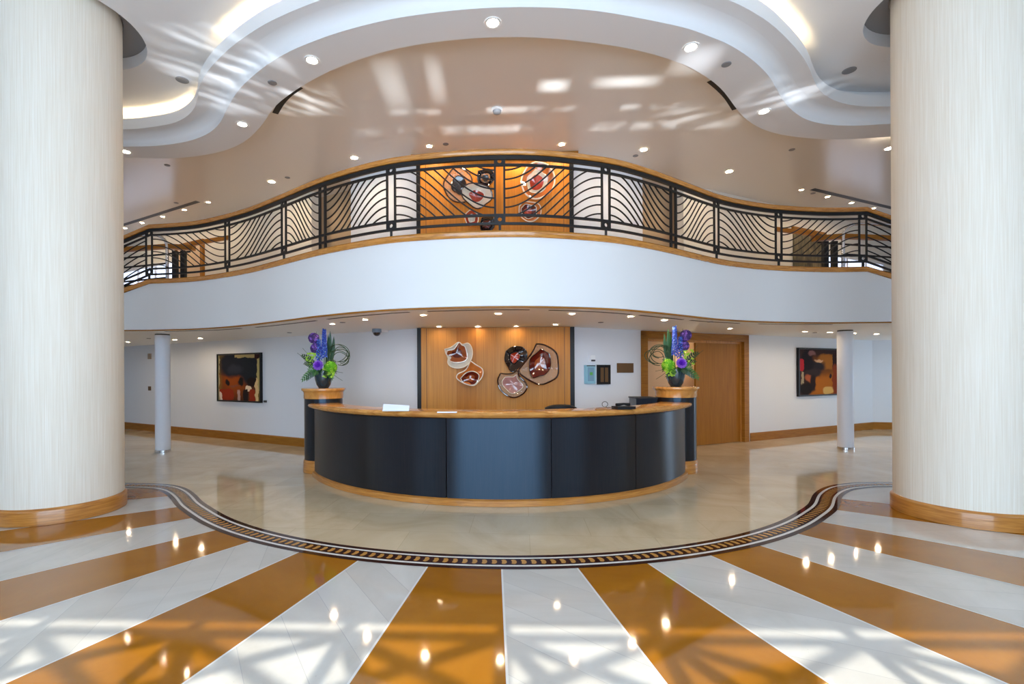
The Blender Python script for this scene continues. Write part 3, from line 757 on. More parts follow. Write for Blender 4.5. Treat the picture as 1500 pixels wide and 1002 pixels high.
plate('key_box', 'pale blue glass-fronted box on the wall right of the wood panel', 'box', 855.5, 869.5, 535, 562, M_bluebox, .06, [('frame', .08, .92, .94, .99, .008, M_dark), ('pane', .2, .8, .14, .88, .008, M_blueglass), ('sticker', .36, .66, .46, .62, .011, M_green)])
plate('notice_frame', 'black framed notice with two upright pages right of the blue box', 'notice', 874, 893, 534.5, 563, M_black, .03, [('page', .22, .46, .12, .86, .004, M_bronze), ('page', .56, .80, .12, .86, .004, M_bronze)])
plate('bronze_plaque', 'brown metal plaque on the wall left of the door', 'plaque', 903.5, 927, 532, 546, M_bronze, .02)
plate('alarm_strobe', 'small white alarm strobe above the blue box', 'alarm', 862.5, 869.5, 520.5, 530.5, M_paper, .05, [('lens', .15, .85, .10, .35, .02, M_dark)])
plate('light_switch', 'small dark wall switch left of the left slim post', 'switch', 218, 221.5, 566, 572, M_bronze)
plate('wall_chime', 'small pale round-topped fitting high on the left wall', 'fitting', 218, 222, 518, 526, mat('tan plastic', (.40, .30, .22), .5), .03)

# ------------------------------------------------------------------ wide doorway on the right wall
p0, u, n = wall_frame(941, 640)
p0 = Vector((DX0, wy(DX0), 0)); wd = (Vector((DX1, wy(DX1), 0))-p0).length
dt = thing('door_1', 'wide wooden framed doorway with one leaf open, right of the notices', 'door', p0); dt['kind'] = 'structure'
b = MB()
for x0, x1, z0, z1 in ((-.1, .06, 0, DZ+.01), (wd-.06, wd+.1, 0, DZ+.01), (-.1, wd+.1, DZ-.13, DZ+.02)): on_wall(b, p0, u, n, x0, x1, z0, z1, -.19, .03)
b.build('frame', M_base, dt, loc=p0)
b = MB()
for x0, x1, z0, z1 in ((.06, .11, 0, DZ-.13), (wd-.11, wd-.06, 0, DZ-.13), (.06, wd-.06, DZ-.18, DZ-.13)): on_wall(b, p0, u, n, x0, x1, z0, z1, -.10, -.04)
b.build('stop', M_wood, dt, loc=p0)
b = MB(); on_wall(b, p0, u, n, wd*.50, wd-.11, .01, DZ-.18, -.10, -.055); b.build('leaf', M_door, dt, loc=p0, label='closed brown wooden leaf')
# room behind the doorway
b = MB()
q = lambda x, d: (p0+u*x-n*d)
b.hexa([q(-.3, .85)[:2], q(wd+.3, .85)[:2], q(wd+.3, .95)[:2], q(-.3, .95)[:2]], 0, ZL); b.hexa([q(-.3, .2)[:2], q(-.2, .2)[:2], q(-.2, .95)[:2], q(-.3, .95)[:2]], 0, ZL)
b.hexa([q(wd+.2, .2)[:2], q(wd+.3, .2)[:2], q(wd+.3, .95)[:2], q(wd+.2, .95)[:2]], 0, ZL)
struct(b.build('wall_vestibule', M_beige))
b = MB(); on_wall(b, p0, u, n, .10, .40, 2.02, 2.16, -.84, -.80); tag(b.build('hanging_sign', M_bronze, loc=p0+u*.25), 'small brown sign plate high inside the open doorway', 'sign')
b = MB(); on_wall(b, p0, u, n, .12, .20, 1.25, 1.78, -.84, -.79); tag(b.build('wall_bar', M_black, loc=p0+u*.16), 'tall narrow black bar on the wall inside the doorway', 'fitting')

# ------------------------------------------------------------------ upper storey doors, pictures and windows
def upper(name, px0, px1, z0, z1, m, d0=.01, d1=.03):
    a, u_, n_ = wall_frame(px0, 400); c_, _, _ = wall_frame(px1, 400); w = (c_-a).length
    a = Vector((a.x, a.y, 0)); b = MB(); on_wall(b, a, u_, n_, 0, w, z0, z1, d0, d1); return b, a, u_, n_, w
b, a, u_, n_, w = upper('x', 182, 258, ZF+.1, 4.62, 0)
t = thing('window_4', 'bright window of the upper landing at the far left', 'window', a+Vector((0, 0, ZF+.1))); t['kind'] = 'structure'
b.build('pane', M_daylight, t, loc=a+Vector((0, 0, ZF+.1)))
b = MB()
for k in range(4): on_wall(b, a, u_, n_, w*k/3-.03, w*k/3+.03, ZF+.1, 4.66, .0, .07)
on_wall(b, a, u_, n_, 0, w, 4.60, 4.68, 0, .07); b.build('frame', M_white, t, loc=a+Vector((0, 0, ZF+.1)))
b, a, u_, n_, w = upper('x', 1208, 1290, ZF+.1, 4.55, 0)
t = thing('window_5', 'bright window of the upper landing at the far right', 'window', a+Vector((0, 0, ZF+.1))); t['kind'] = 'structure'
b.build('pane', M_daylight, t, loc=a+Vector((0, 0, ZF+.1)))
b = MB()
for k in range(4): on_wall(b, a, u_, n_, w*k/3-.03, w*k/3+.03, ZF+.1, 4.59, .0, .07)
on_wall(b, a, u_, n_, 0, w, 4.53, 4.61, 0, .07); b.build('frame', M_white, t, loc=a+Vector((0, 0, ZF+.1)))
M_tap = mat('dark olive cloth', (.16, .13, .07), .5); v = coords(M_tap, (3, 3, 1), world=True); f = noise(M_tap, v, 3, 5, .6)
L(M_tap, ramp(M_tap, f, [(.35, (.05, .045, .025)), (.55, (.17, .13, .06)), (.7, (.30, .23, .11))]), bsdf(M_tap).inputs['Base Color'])
b, a, u_, n_, w = upper('x', 1161, 1206, ZF+.05, 5.05, 0)
t = thing('wall_hanging', 'tall dark olive wall hanging upstairs behind the railing', 'wall hanging', a+Vector((0, 0, ZF+.05)))
b.build('cloth', M_tap, t, loc=a+Vector((0, 0, ZF+.05)))
b = MB(); on_wall(b, a, u_, n_, -.04, w+.04, 5.04, 5.10, .0, .06); b.build('rod', M_base, t, loc=a+Vector((0, 0, ZF+.05)))
b, a, u_, n_, w = upper('x', 262, 296, ZF+.01, 4.95, 0)
t = thing('door_2', 'beige door with brown frame on the upper landing', 'door', a+Vector((0, 0, ZF+.01))); t['kind'] = 'structure'
b.build('leaf', M_beige, t, loc=a+Vector((0, 0, ZF+.01)))
b = MB()
on_wall(b, a, u_, n_, -.1, 0, ZF+.01, 5.05, .0, .06); on_wall(b, a, u_, n_, w, w+.12, ZF+.01, 5.05, .0, .06); on_wall(b, a, u_, n_, -.1, w+.12, 4.95, 5.05, 0, .065); b.build('frame', M_base, t, loc=a+Vector((0, 0, ZF+.01)))

def stair_rail(s, px_pole, label):
    p = aty(px_pole, 380, 10.0); x = p.x; y = 10.0
    t = thing('stair_railing', label, 'railing', (x, y, ZF), 'stair railings on the upper landing'); o3 = (x, y, ZF)
    b = MB(); b.tube([(x, y, ZF), (x, y, 4.30)]+[(x+s*(.30-.30*math.cos(a)), y, 4.30+.26*math.sin(a)) for a in [PI/2*k/6 for k in range(1, 7)]]+[(x+s*1.6, y+.2, 4.56)], .032, 10); b.build('chrome_pole', M_chrome, t, True, o3, 'chrome pole with curved top')
    for dx in (-.14, -.32):
        b = MB(); b.bar((x+s*dx, y+.05, ZF), (x+s*dx, y+.05, 4.22), .09); b.build('post', M_iron, t, loc=o3)
    b = MB(); b.bar((x-s*.55, y+.05, 4.28), (x+s*.05, y+.05, 4.32), .12, .10); b.bar((x+s*.05, y+.05, 4.32), (x+s*2.6, y+.05, 4.18), .10, .09); b.build('handrail', M_base, t, loc=o3)
    b = MB(); b.bar((x-s*.5, y+.0, 4.19), (x+s*1.2, y+.0, 4.05), .03); b.bar((x+s*.0, y+.0, 3.95), (x+s*2.4, y+.0, 3.75), .03); b.bar((x, y, 3.65), (x+s*2.4, y, 3.45), .03); b.build('rail_bar', M_iron, t, loc=o3)
    b = MB(); b.bar((x-s*.45, y+.1, 4.38), (x-s*1.05, y+.5, 4.62), .10, .08); b.build('upper_handrail', M_base, t, loc=o3)
stair_rail(-1, 245, 'chrome and wood stair railing behind the left end of the balcony')
stair_rail(1, 1235, 'chrome and wood stair railing behind the right end of the balcony')

# ================================================================== reception desk
A0 = math.radians(60.5)
t = thing('reception_desk', 'curved dark veneer reception desk with honey wood counter in the hall centre', 'desk', (0, 9.05, 0)); o3 = (0, 9.05, 0)
def dsw(a0, a1, prof, n=60):
    b = MB(); b.sweep(arc(1., a0, a1, n, (0, 0)), [(0, 0)]) if False else None
    rows = []
    for k in range(n+1):
        a = a0+(a1-a0)*k/n; rows.append([(DC[0]+r*math.sin(a), DC[1]-r*math.cos(a), z) for r, z in prof])
    i = b.grid(rows, 0, close_v=True); m_ = len(prof); b.cap(i, m_, 0, True); b.cap(i+n*m_, m_, 0); return b
def ang(px):                                # angle on the desk front of a joint seen in this photo column
    best = None
    for k in range(-680, 681):
        a = math.radians(k/10); P = Vector((3.27*math.sin(a), DC[1]-3.27*math.cos(a), .6))-EYE; x = CX+F_PX*P.dot(RGT)/P.dot(FWD)
        if best is None or abs(x-px) < best[0]: best = (abs(x-px), a)
    return best[1]
cuts = [-A0, ang(654), ang(808), ang(932), A0]
for a0, a1, g in zip(cuts, cuts[1:], (.0022, .0009, .0016, 0)):
    dsw(a0+.0008, a1-.0008-g, [(3.27, .085), (3.27, 1.045), (3.23, 1.045), (3.23, .085)], 40).build('front_panel', M_desk, t, True, o3)
dsw(-A0, A0, [(3.225, .03), (3.225, 1.05), (3.19, 1.05), (3.19, .03)]).build('carcass', M_black, t, True, o3)
dsw(-A0, A0, [(3.23, .004), (3.305, .004), (3.305, .07), (3.285, .085), (3.23, .085)], 90).build('plinth', M_woodh, t, True, o3, 'honey wood plinth')
dsw(-A0-.02, A0+.02, [(2.90, 1.055), (3.30, 1.055), (3.345, 1.075), (3.36, 1.10), (3.345, 1.122), (3.32, 1.13), (2.90, 1.13)], 110).build('countertop', M_woodtop, t, True, o3, 'honey wood countertop')
dsw(-A0+.1, A0-.32, [(2.40, .72), (3.18, .72), (3.18, .76), (2.40, .76)]).build('work_shelf', M_base, t, True, o3)
dsw(-A0+.1, A0-.32, [(2.46, .004), (2.50, .004), (2.50, .718), (2.46, .718)]).build('inner_panel', M_black, t, True, o3)

def pedestal(x, y, label):
    t = thing('pedestal', label, 'pedestal', (x, y, 0), 'pedestals at the desk ends'); t['_o'] = (0, 0, 0)
    b = MB(); b.lathe([(.305, .205), (.305, 1.19)], 56); b.build('drum', M_desk, t, True)
    b = MB(); b.lathe([(.325, .004), (.325, .15), (.318, .16), (.322, .17), (.318, .19), (.306, .205)], 56); b.build('base_ring', M_woodh, t, True, label='honey wood base ring')
    b = MB(); b.lathe([(.306, 1.19), (.314, 1.195), (.314, 1.285), (.322, 1.30), (.335, 1.315), (.348, 1.325), (.352, 1.345), (.345, 1.36)], 56); b.build('cap', M_woodtop, t, True, label='honey wood cap')
PED = [atz(464, 695.5, 0), atz(1000, 695, 0)]
PED = [(-2.86, 7.90), (2.89, 7.93)]
pedestal(*PED[0], 'dark round pedestal with wooden cap at the left end of the desk')
pedestal(*PED[1], 'dark round pedestal with wooden cap at the right end of the desk')

# ------------------------------------------------------------------ flower arrangements
M_vase = mat('teal black glaze', (.006, .030, .045), .14, coat=.8)
M_leafd = mat('dark leaf', (.012, .055, .014), .4); M_leaf = mat('leaf', (.03, .16, .02), .4); M_lime = mat('lime leaf', (.36, .62, .04), .5)
M_ghyd = mat('green blossom', (.10, .36, .015), .7, spec=.2); M_purp = mat('purple blossom', (.085, .050, .17), .95, spec=.02); M_purpl = mat('lilac blossom', (.36, .16, .70), .7, spec=.2); M_purpd = mat('violet blossom heart', (.20, .04, .58), .7, spec=.2)
M_blue = mat('blue blossom', (.015, .05, .42), .5); M_bluel = mat('light blue blossom', (.08, .20, .65), .5); M_loop = mat('dark grass', (.02, .05, .02), .4)
def blade(b, base, tip, w, bend, mi=0, n=10, side=None):
    base, tip = Vector(base), Vector(tip); d = tip-base; sd = side or Vector((1, 0, 0)); rows = []
    for k in range(n+1):
        u_ = k/n; c = base+d*u_+Vector(bend)*math.sin(PI*u_); ww = w*(math.sin(PI*min(1, .12+u_*.88))**.7)*(1 if u_ < .999 else .02)
        rows.append([c-sd*ww, c+Vector((0, -.15*ww, 0)), c+sd*ww])
    b.grid(rows, mi)
def blossom(b, c, r, n, mis, rnd, fr=.016):     # ball of small four-petalled florets
    for k in range(n):
        z = 1-2*(k+.5)/n; a = k*2.39996; rr = math.sqrt(1-z*z); d = Vector((rr*math.cos(a), rr*math.sin(a), z)); p = Vector(c)+d*r*(.93+.1*rnd.random())
        e = d.cross(Vector((.3, .2, .9))).normalized(); f_ = d.cross(e); mi = rnd.choice(mis); th = rnd.random()*PI
        for q in range(4):
            a1 = th+q*PI/2; v1 = e*math.cos(a1)+f_*math.sin(a1); v2 = e*math.cos(a1+.75)+f_*math.sin(a1+.75); v3 = e*math.cos(a1-.75)+f_*math.sin(a1-.75)
            b.face([p, p+v3*fr*.7+d*.002, p+v1*fr+d*.006, p+v2*fr*.7+d*.002], mi)
    b.ball(c, r*.82, 10, mis[0])
def flowers(x, y, s, label):
    """s = +1: tall purple heads on the left of the blue spire; -1: the mirrored arrangement"""
    z0 = 1.36; o3 = Vector((x, y, z0)); rnd = random.Random(5+int(s))
    t = thing('flower_arrangement', label, 'flowers', o3, 'flower arrangements on the pedestals')
    def Q(a, c, d=0.): return (x+s*a, y+d, z0+c)
    def part(nm, b, m_, sm=True, lb=None): return b.build(nm, m_, t, sm, o3, lb)
    b = MB(); b.lathe([(.075, 0), (.085, .01), (.115, .06), (.138, .14), (.15, .22), (.152, .28), (.142, .28), (.138, .22), (.10, .06), (.0005, .03)], 40, o3); part('vase', b, M_vase, lb='dark teal glazed vase')
    for k, (a, c, r) in enumerate(((-.155, .825, .082), (-.12, .655, .082))):
        b = MB(); blossom(b, Q(a, c, -.02), r, 260, [0, 0, 0, 0, 1], rnd, .022); b.tube([Q(a*.2, .25), Q(a*.6, .5), Q(a, c-.06)], .006, 6, 2); part('purple_head', b, [M_purp, M_purpl, M_leaf], False, 'round purple flower head')
    for (a, c0, c1, nn, mm) in ((.035, .50, .97, 120, [0, 0, 1]), (-.055, .46, .80, 60, [0, 1])):
        b = MB(); b.tube([Q(a*.3, .2, -.02), Q(a, c0, -.06), Q(a+.0, c1, -.06)], .007, 6, 2)
        for k in range(nn):
            u_ = k/nn; zz = c0+(c1-c0)*u_; rr = .050*(1-.55*u_); an = k*2.4; p = Vector(Q(a+rr*math.cos(an), zz, -.06+rr*math.sin(an))); d = Vector((s*math.cos(an), math.sin(an), .3)).normalized()
            e = d.cross(Vector((0, 0, 1))).normalized(); f_ = d.cross(e)
            for q_ in range(5):
                a1 = q_*2*PI/5+an; v1 = e*math.cos(a1)+f_*math.sin(a1); v2 = e*math.cos(a1+.6)+f_*math.sin(a1+.6); v3 = e*math.cos(a1-.6)+f_*math.sin(a1-.6)
                b.face([p, p+v3*.014, p+v1*.022+d*.006, p+v2*.014], rnd.choice(mm))
        part('blue_spire', b, [M_blue, M_bluel, M_leaf], False, 'tall blue flower spire')
    for (a, c, w_, be) in ((.10, .95, .035, .02), (.16, .86, .036, .035), (.07, .90, .030, .0), (.13, .74, .034, .03)):
        b = MB(); blade(b, Q(.03, .25, .03), Q(a, c, .04), w_, (s*be, .02, 0)); part('tall_leaf', b, M_leafd)
    # loops of grass
    for k in range(6):
        b = MB(); r1 = .17*rnd.uniform(.62, 1.05); ra = rnd.uniform(.6, 1.0); tl = rnd.uniform(-.5, .3); cx_ = .27+rnd.uniform(-.03, .04); cz_ = .52+rnd.uniform(-.05, .05); pts = [Q(.05, .27)]
        for j in range(13):
            a1 = PI*1.12-2*PI*.80*j/12; u1, w1 = r1*math.cos(a1), r1*ra*math.sin(a1)
            pts.append(Q(cx_+u1*math.cos(tl)-w1*math.sin(tl), cz_+u1*math.sin(tl)+w1*math.cos(tl), .025*k-.07+.03*math.sin(j)))
        b.tube(catmull(pts, 3), .0062, 5); part('grass_loop', b, M_loop)
    # lilac rosette
    b = MB(); c = Vector(Q(-.03, .37, -.15)); fw = Vector((0, -1, .25)).normalized(); e = Vector((1, 0, 0)); f_ = fw.cross(e)
    for ring_, (rr, nn, h) in enumerate(((.085, 11, 0), (.068, 10, .018), (.05, 8, .032), (.032, 6, .042), (.016, 5, .048))):
        for k in range(nn):
            a1 = 2*PI*k/nn+ring_*.4; d = e*math.cos(a1)+f_*math.sin(a1); sd = fw.cross(d); rows = []
            for j in range(5):
                u_ = j/4; cc = c+fw*(h-.02+.02*u_*u_*2)+d*(rr*u_); ww = .026*math.sin(PI*(.15+.7*u_))*(1.1-.15*ring_)
                rows.append([cc-sd*ww+fw*.006, cc, cc+sd*ww+fw*.006])
            b.grid(rows, 0 if ring_ < 2 else 1)
    b.ball(c, .035, 8, 1); part('lilac_bloom', b, [M_purpl, M_purpd], True, 'ruffled lilac bloom')
    b = MB(); blossom(b, Q(.15, .34, -.09), .095, 150, [0, 0, 1], rnd, .032); part('green_bloom', b, [M_ghyd, M_lime], False, 'bright green bloom')
    # lime sprigs
    b = MB()
    for k in range(26):
        a = -.10-.16*rnd.random(); c = .36+.22*rnd.random(); p = Vector(Q(a, c, -.10+.1*rnd.random()))
        for q_ in range(5):
            d = Vector((rnd.uniform(-1, 1), rnd.uniform(-.6, .3), rnd.uniform(-.3, 1))).normalized(); sd = d.cross(Vector((0, 1, .2))).normalized(); l = .035
            b.face([p, p+d*l*.5+sd*.010, p+d*l, p+d*l*.5-sd*.010], 0)
    for k in range(18):
        a = .06+.16*rnd.random(); c = .18+.14*rnd.random(); p = Vector(Q(a, c, -.16+.03*rnd.random()))
        for q_ in range(4):
            d = Vector((rnd.uniform(-1, 1), rnd.uniform(-.6, .1), rnd.uniform(-1, .6))).normalized(); sd = d.cross(Vector((0, 1, .2))).normalized(); l = .034
            b.face([p, p+d*l*.5+sd*.011, p+d*l, p+d*l*.5-sd*.011], 0)
    part('lime_foliage', b, M_lime, False)
    # broad cut leaves
    for (a, c, w_, dpt) in ((-.36, .55, .055, -.02), (-.30, .42, .06, -.06), (-.33, .13, .06, -.10), (-.24, .14, .05, -.13), (.12, .20, .055, -.20), (.21, .15, .05, -.16), (-.10, .22, .055, -.20), (.02, .24, .05, -.2), (.20, .45, .05, 0), (-.22, .30, .06, -.12), (.24, .26, .05, -.08)):
        b = MB(); base = Vector(Q(a*.12, .30, -.05)); tip = Vector(Q(a, c, dpt)); d = tip-base; sd = d.cross(Vector((0, 1, 0))).normalized(); n_ = 9
        for k in range(n_):
            for sg in (-1, 1):
                u0, u1 = .08+k/n_*.9, .08+(k+.72)/n_*.9; w0 = w_*math.sin(PI*min(.97, u0*.85+.12)); lift_ = Vector((0, -.02, .04))*1
                p0_, p1_ = base+d*u0+lift_*math.sin(PI*u0), base+d*u1+lift_*math.sin(PI*u1)
                b.face([p0_, p1_, p1_+sd*sg*w0+d*.10+Vector((0, .012, -.015)), p0_+sd*sg*w0*.95+d*.08+Vector((0, .012, -.015))], 0)
        part('cut_leaf', b, M_leafd if rnd.random() < .5 else M_leaf, False)
    # wisps
    b = MB()
    for a, c in ((-.42, .58), (-.33, .66), (.34, .25), (.33, .12), (-.1, .93)): b.tube(catmull([Q(a*.2, .3), Q(a*.65, .3+(c-.3)*.6, -.03), Q(a, c, -.05)], 4), .0028, 4)
    part('wisp', b, M_leafd)
flowers(PED[0][0], PED[0][1], 1, 'purple and blue flowers in a dark vase on the left pedestal')
flowers(PED[1][0], PED[1][1], -1, 'purple and blue flowers in a dark vase on the right pedestal')

# ------------------------------------------------------------------ things on and behind the counter
ZT = 1.1315
def ctop(px, py): return atz(px, py, ZT)
a = ctop(580, 602); 
t = thing('paper_stand', 'white paper stand on the back of the counter, left of the wood panel', 'stand', (a.x, a.y, ZT)); o3 = (a.x, a.y, ZT)
b = MB(); r = [[(a.x-.165, a.y-.01, ZT), (a.x+.165, a.y-.03, ZT), (a.x+.165, a.y+.02, ZT+.066), (a.x-.165, a.y+.04, ZT+.084)], [(a.x-.165, a.y+.0, ZT), (a.x+.165, a.y-.02, ZT), (a.x+.165, a.y+.03, ZT+.066), (a.x-.165, a.y+.05, ZT+.084)]]
i = b.grid(r, 0, close_v=True); b.cap(i, 4, 0, True); b.cap(i+4, 4); b.build('sheet', M_paper, t, loc=o3)
b = MB(); b.box((a.x-.165, a.y-.03, ZT), (a.x+.165, a.y+.09, ZT+.006)); b.build('foot', mat('clear acrylic', (.7, .75, .8), .1), t, loc=o3)
a = ctop(655, 604.5); b = MB(); b.box((a.x-.115, a.y-.035, ZT), (a.x+.115, a.y+.035, ZT+.012)); tag(b.build('card_stack', M_paper, loc=(a.x, a.y, ZT)), 'flat white stack of cards on the counter in front of the wood panel', 'cards')
a = ctop(918, 600)
t = thing('desk_telephone', 'black telephone at the right side of the counter', 'telephone', (a.x, a.y+.1, ZT)); o3 = (a.x, a.y+.1, ZT)
b = MB(); b.hexa([(a.x-.11, a.y), (a.x+.13, a.y+.06), (a.x+.09, a.y+.22), (a.x-.15, a.y+.16)], ZT, ZT+.035); b.build('body', M_black, t, loc=o3)
b = MB(); b.tube([(a.x-.10, a.y+.12, ZT+.05), (a.x-.0, a.y+.14, ZT+.062), (a.x+.08, a.y+.17, ZT+.05)], [.022, .014, .022], 8); b.build('handset', M_black, t, True, o3)
b = MB(); b.tube(catmull([(a.x-.11, a.y+.1, ZT+.02), (a.x-.20, a.y+.1, ZT+.015), (a.x-.24, a.y+.1, ZT+.03)]+[(a.x-.245+.036*math.cos(k), a.y+.1, ZT+.06+.034*math.sin(k)) for k in (-1.2, -.2, .8, 1.8, 2.8, 3.8, 4.6)], 5), .004, 5); b.build('cord', M_dark, t, True, o3)
a = ctop(883, 600.5); b = MB(); b.box((a.x-.085, a.y-.03, ZT), (a.x+.085, a.y+.05, ZT+.008)); tag(b.build('brown_folder', M_base, loc=(a.x, a.y, ZT)), 'flat brown folder on the counter left of the telephone', 'folder')
# office chair behind the counter
a = aty(820, 596, 7.35)
t = thing('office_chair', 'black office chair behind the counter at the right of the wood panel', 'chair', (a.x, 7.35, 0)); o3 = (a.x, 7.35, 0); X, Yc = a.x, 7.35
b = MB(); rows = []
for k in range(9):
    w_ = .24*(1-.0*k); ang_ = -1+2*k/8
    rows.append([(X+.235*ang_, Yc-.20+.07*ang_**2+d, z) for d, z in ((0, .62), (0, 1.10-.02*ang_**4-.035*max(0, abs(ang_)-.6)), (.04, 1.125-.05*abs(ang_)**3), (.07, 1.09-.03*ang_**4), (.07, .62))])
i = b.grid(rows, 0, close_v=True); b.cap(i, 5, 0, True); b.cap(i+40, 5); b.build('backrest', M_black, t, True, o3)
b = MB(); b.hexa([(X+.24*math.cos(k*PI/8), Yc+.05+.24*math.sin(k*PI/8)) for k in range(16)], .44, .52); b.build('seat', M_black, t, loc=o3)
b = MB(); b.tube([(X, Yc+.05, .10), (X, Yc+.05, .44)], .03, 10); b.tube([(X, Yc-.12, .47), (X, Yc-.19, .55), (X, Yc-.15, .70)], .02, 8); b.build('gas_lift', M_dark, t, True, o3)
for k in range(5):
    an = 2*PI*k/5; b = MB(); b.bar((X, Yc+.05, .10), (X+.28*math.cos(an), Yc+.05+.28*math.sin(an), .07), .04, .03); b.build('leg', M_dark, t, loc=o3)
    b = MB(); b.ball((X+.28*math.cos(an), Yc+.05+.28*math.sin(an), .03), .028, 8); b.build('caster', M_black, t, True, o3)
# dark cabinet behind the right end of the counter
a = aty(932, 590, 7.8)
t = thing('back_cabinet', 'dark cabinet rising behind the right end of the counter', 'cabinet', (a.x+.2, 8.0, 0)); o3 = (a.x+.2, 8.0, 0)
b = MB(); b.box((a.x, 7.8, .004), (a.x+.33, 8.2, 1.17)); b.build('body', M_desk, t, loc=o3)
b = MB(); b.box((a.x-.01, 7.79, 1.17), (a.x+.34, 8.21, 1.19)); b.build('top', M_black, t, loc=o3)

# ================================================================== ceiling fittings
def proto_light(r, lamp, nm='downlight'):
    t = bpy.data.objects.new(nm, None); t.empty_display_size = .1; t['category'] = 'ceiling light'
    b = MB(); b.lathe([(r*.80, -.002), (r*1.0, -.010), (r*1.18, -.008), (r*1.22, -.001)], 28)
    o = MB(); o.grid([[(rr*math.cos(2*PI*j/28), rr*math.sin(2*PI*j/28), z) for j in range(28)] for rr, z in ((r*.80, -.003), (r*1.0, -.011), (r*1.18, -.009), (r*1.22, -.0015))], 0, close_v=True)
    a_ = o.build('trim_ring', M_ltrim, t, True)
    o = MB(); i = o.grid([[(rr*math.cos(2*PI*j/24), rr*math.sin(2*PI*j/24), z) for j in range(24)] for rr, z in ((r*.84, -.004), (r*.5, -.007))], 0, close_v=True); o.cap(i+24, 24); c_ = o.build('lens', lamp, t, True)
    for p in c_.data.polygons:
        if p.normal.z > 0: p.flip()
    return t, [a_, c_]
def lights(proto, pts, z, labels, group):
    t, ch = proto
    first = t.get('used') is None
    for k, (px, py) in enumerate(pts):
        p = atz(px, py, z)
        if not t.get('used'):
            COL.objects.link(t); t['used'] = 1; r = t
        else:
            r = t.copy(); COL.objects.link(r)
            for c in ch: d = c.copy(); COL.objects.link(d); d.parent = r
        r.location = (p.x, p.y, z); r['label'] = labels[k]; r['group'] = group
PL_big, PL_mid, PL_small = proto_light(.075, M_lampw), proto_light(.068, M_lamp), proto_light(.044, M_lamp)
PL_spot = proto_light(.05, M_spot); PL_wash = proto_light(.05, mat('wash lamp', (1, 1, 1), .5, emit=(1., .74, .46), es=90))
lights(PL_big, [(184, 222), (355, 182), (457, 88), (722, 33), (1012, 69), (1119, 163), (1303, 217)], ZC,
       ['recessed downlight in the ceiling ring, '+s for s in ('half hidden by the left column', 'second from the left, in the left bend', 'third from the left', 'middle one at the top', 'third from the right', 'second from the right, in the right bend', 'half hidden by the right column')], 'downlights in the ceiling ring')
lights(PL_mid, [(519, 231), (943, 219), (398, 266), (1068, 251)], ZU,
       ['recessed downlight in the rear ceiling just left of the upper panel', 'recessed downlight in the rear ceiling just right of the upper panel', 'recessed downlight in the rear ceiling, outer one above the left railing', 'recessed downlight in the rear ceiling, outer one above the right railing'], 'downlights in the rear ceiling')
lights(PL_spot, [(629, 214), (691, 222), (760, 220), (823, 211)], ZU, ['small spotlight above the upper wood panel, '+s+' from the left' for s in ORD[:4]], 'spotlights above the upper panel')
lights(PL_small, [(305, 296), (270, 307), (238, 317), (208, 326), (183, 334)], ZU, ['small downlight beside the left ceiling slot, '+s+' counted from its inner end' for s in ORD[:5]], 'downlights beside the left ceiling slot')
lights(PL_small, [(1174, 278), (1212, 288), (1247, 297), (1279, 305)], ZU, ['small downlight beside the right ceiling slot, '+s+' counted from its inner end' for s in ORD[:4]], 'downlights beside the right ceiling slot')
lights(PL_small, [(487, 474), (535, 467.5), (620, 461), (730, 459), (838, 459), (924, 463), (973, 468.5)], ZL, ['flat downlight in the balcony underside above the desk front, '+s+' from the left' for s in ORD[:7]], 'downlights in the soffit over the desk')
lights(PL_wash, [(643, 478), (700, 478), (756, 477.5), (814, 475)], ZL, ['small downlight in the soffit close to the lower wood panel, '+s+' from the left' for s in ORD[:4]], 'downlights washing the lower panel')
lights(PL_small, [(187, 501), (256, 497.5), (293.5, 495.5)], ZL, ['small downlight in the soffit near the left slim post, '+s+' from the left' for s in ORD[:3]], 'soffit downlights on the left')
lights(PL_small, [(1070, 481), (1179, 485.5), (1216, 486.5), (1251, 488), (1284, 489)], ZL, ['small downlight in the soffit on the right side, '+s+' from the door outwards' for s in ORD[:5]], 'soffit downlights on the right')

def proto_disc(r):
    b = MB(); b.lathe([(r, -.001), (r, -.006), (r*.9, -.010), (.001, -.010)], 24); return b
def disc(pts, z, r, name, labels, group, m=M_grey, cat='ceiling speaker'):
    me = None
    for k, (px, py) in enumerate(pts):
        p = atz(px, py, z)
        if me is None:
            o = proto_disc(r).build(name, m); me = o.data
        else: o = bpy.data.objects.new(name, me); COL.objects.link(o)
        o.location = (p.x, p.y, z); tag(o, labels[k], cat, group)
disc([(267, 117), (1244, 103)], ZA, .085, 'ceiling_speaker', ['grey round speaker grille in the front ceiling near the left column', 'grey round speaker grille in the front ceiling near the right column'], 'speaker grilles')
disc([(399, 121), (1064, 94)], ZC, .055, 'ceiling_sprinkler', ['grey round sprinkler plate on the left part of the ceiling ring', 'grey round sprinkler plate on the right part of the ceiling ring'], 'sprinkler plates', cat='sprinkler plate')
disc([(245, 242), (653, 211), (931, 228), (421, 260), (258, 297), (1160, 219), (1191, 283)], ZU, .05, 'ceiling_sprinkler', ['grey sprinkler plate in the rear ceiling, '+s for s in ('far left under the ring', 'left above the upper panel', 'right of the upper panel', 'above the left railing', 'above the left ceiling slot', 'far right under the ring', 'at the right ceiling slot')], 'sprinkler plates', cat='sprinkler plate')
disc([(218, 495.5), (502, 472), (424, 487), (1040, 471), (1194, 487), (880, 472)], ZL, .045, 'ceiling_sprinkler', ['small grey sprinkler plate in the soffit, '+s for s in ('left of the left slim post', 'above the left end of the desk', 'above the left flowers', 'above the right flowers', 'left of the right slim post', 'above the right half of the desk')], 'soffit sprinkler plates', cat='sprinkler plate')
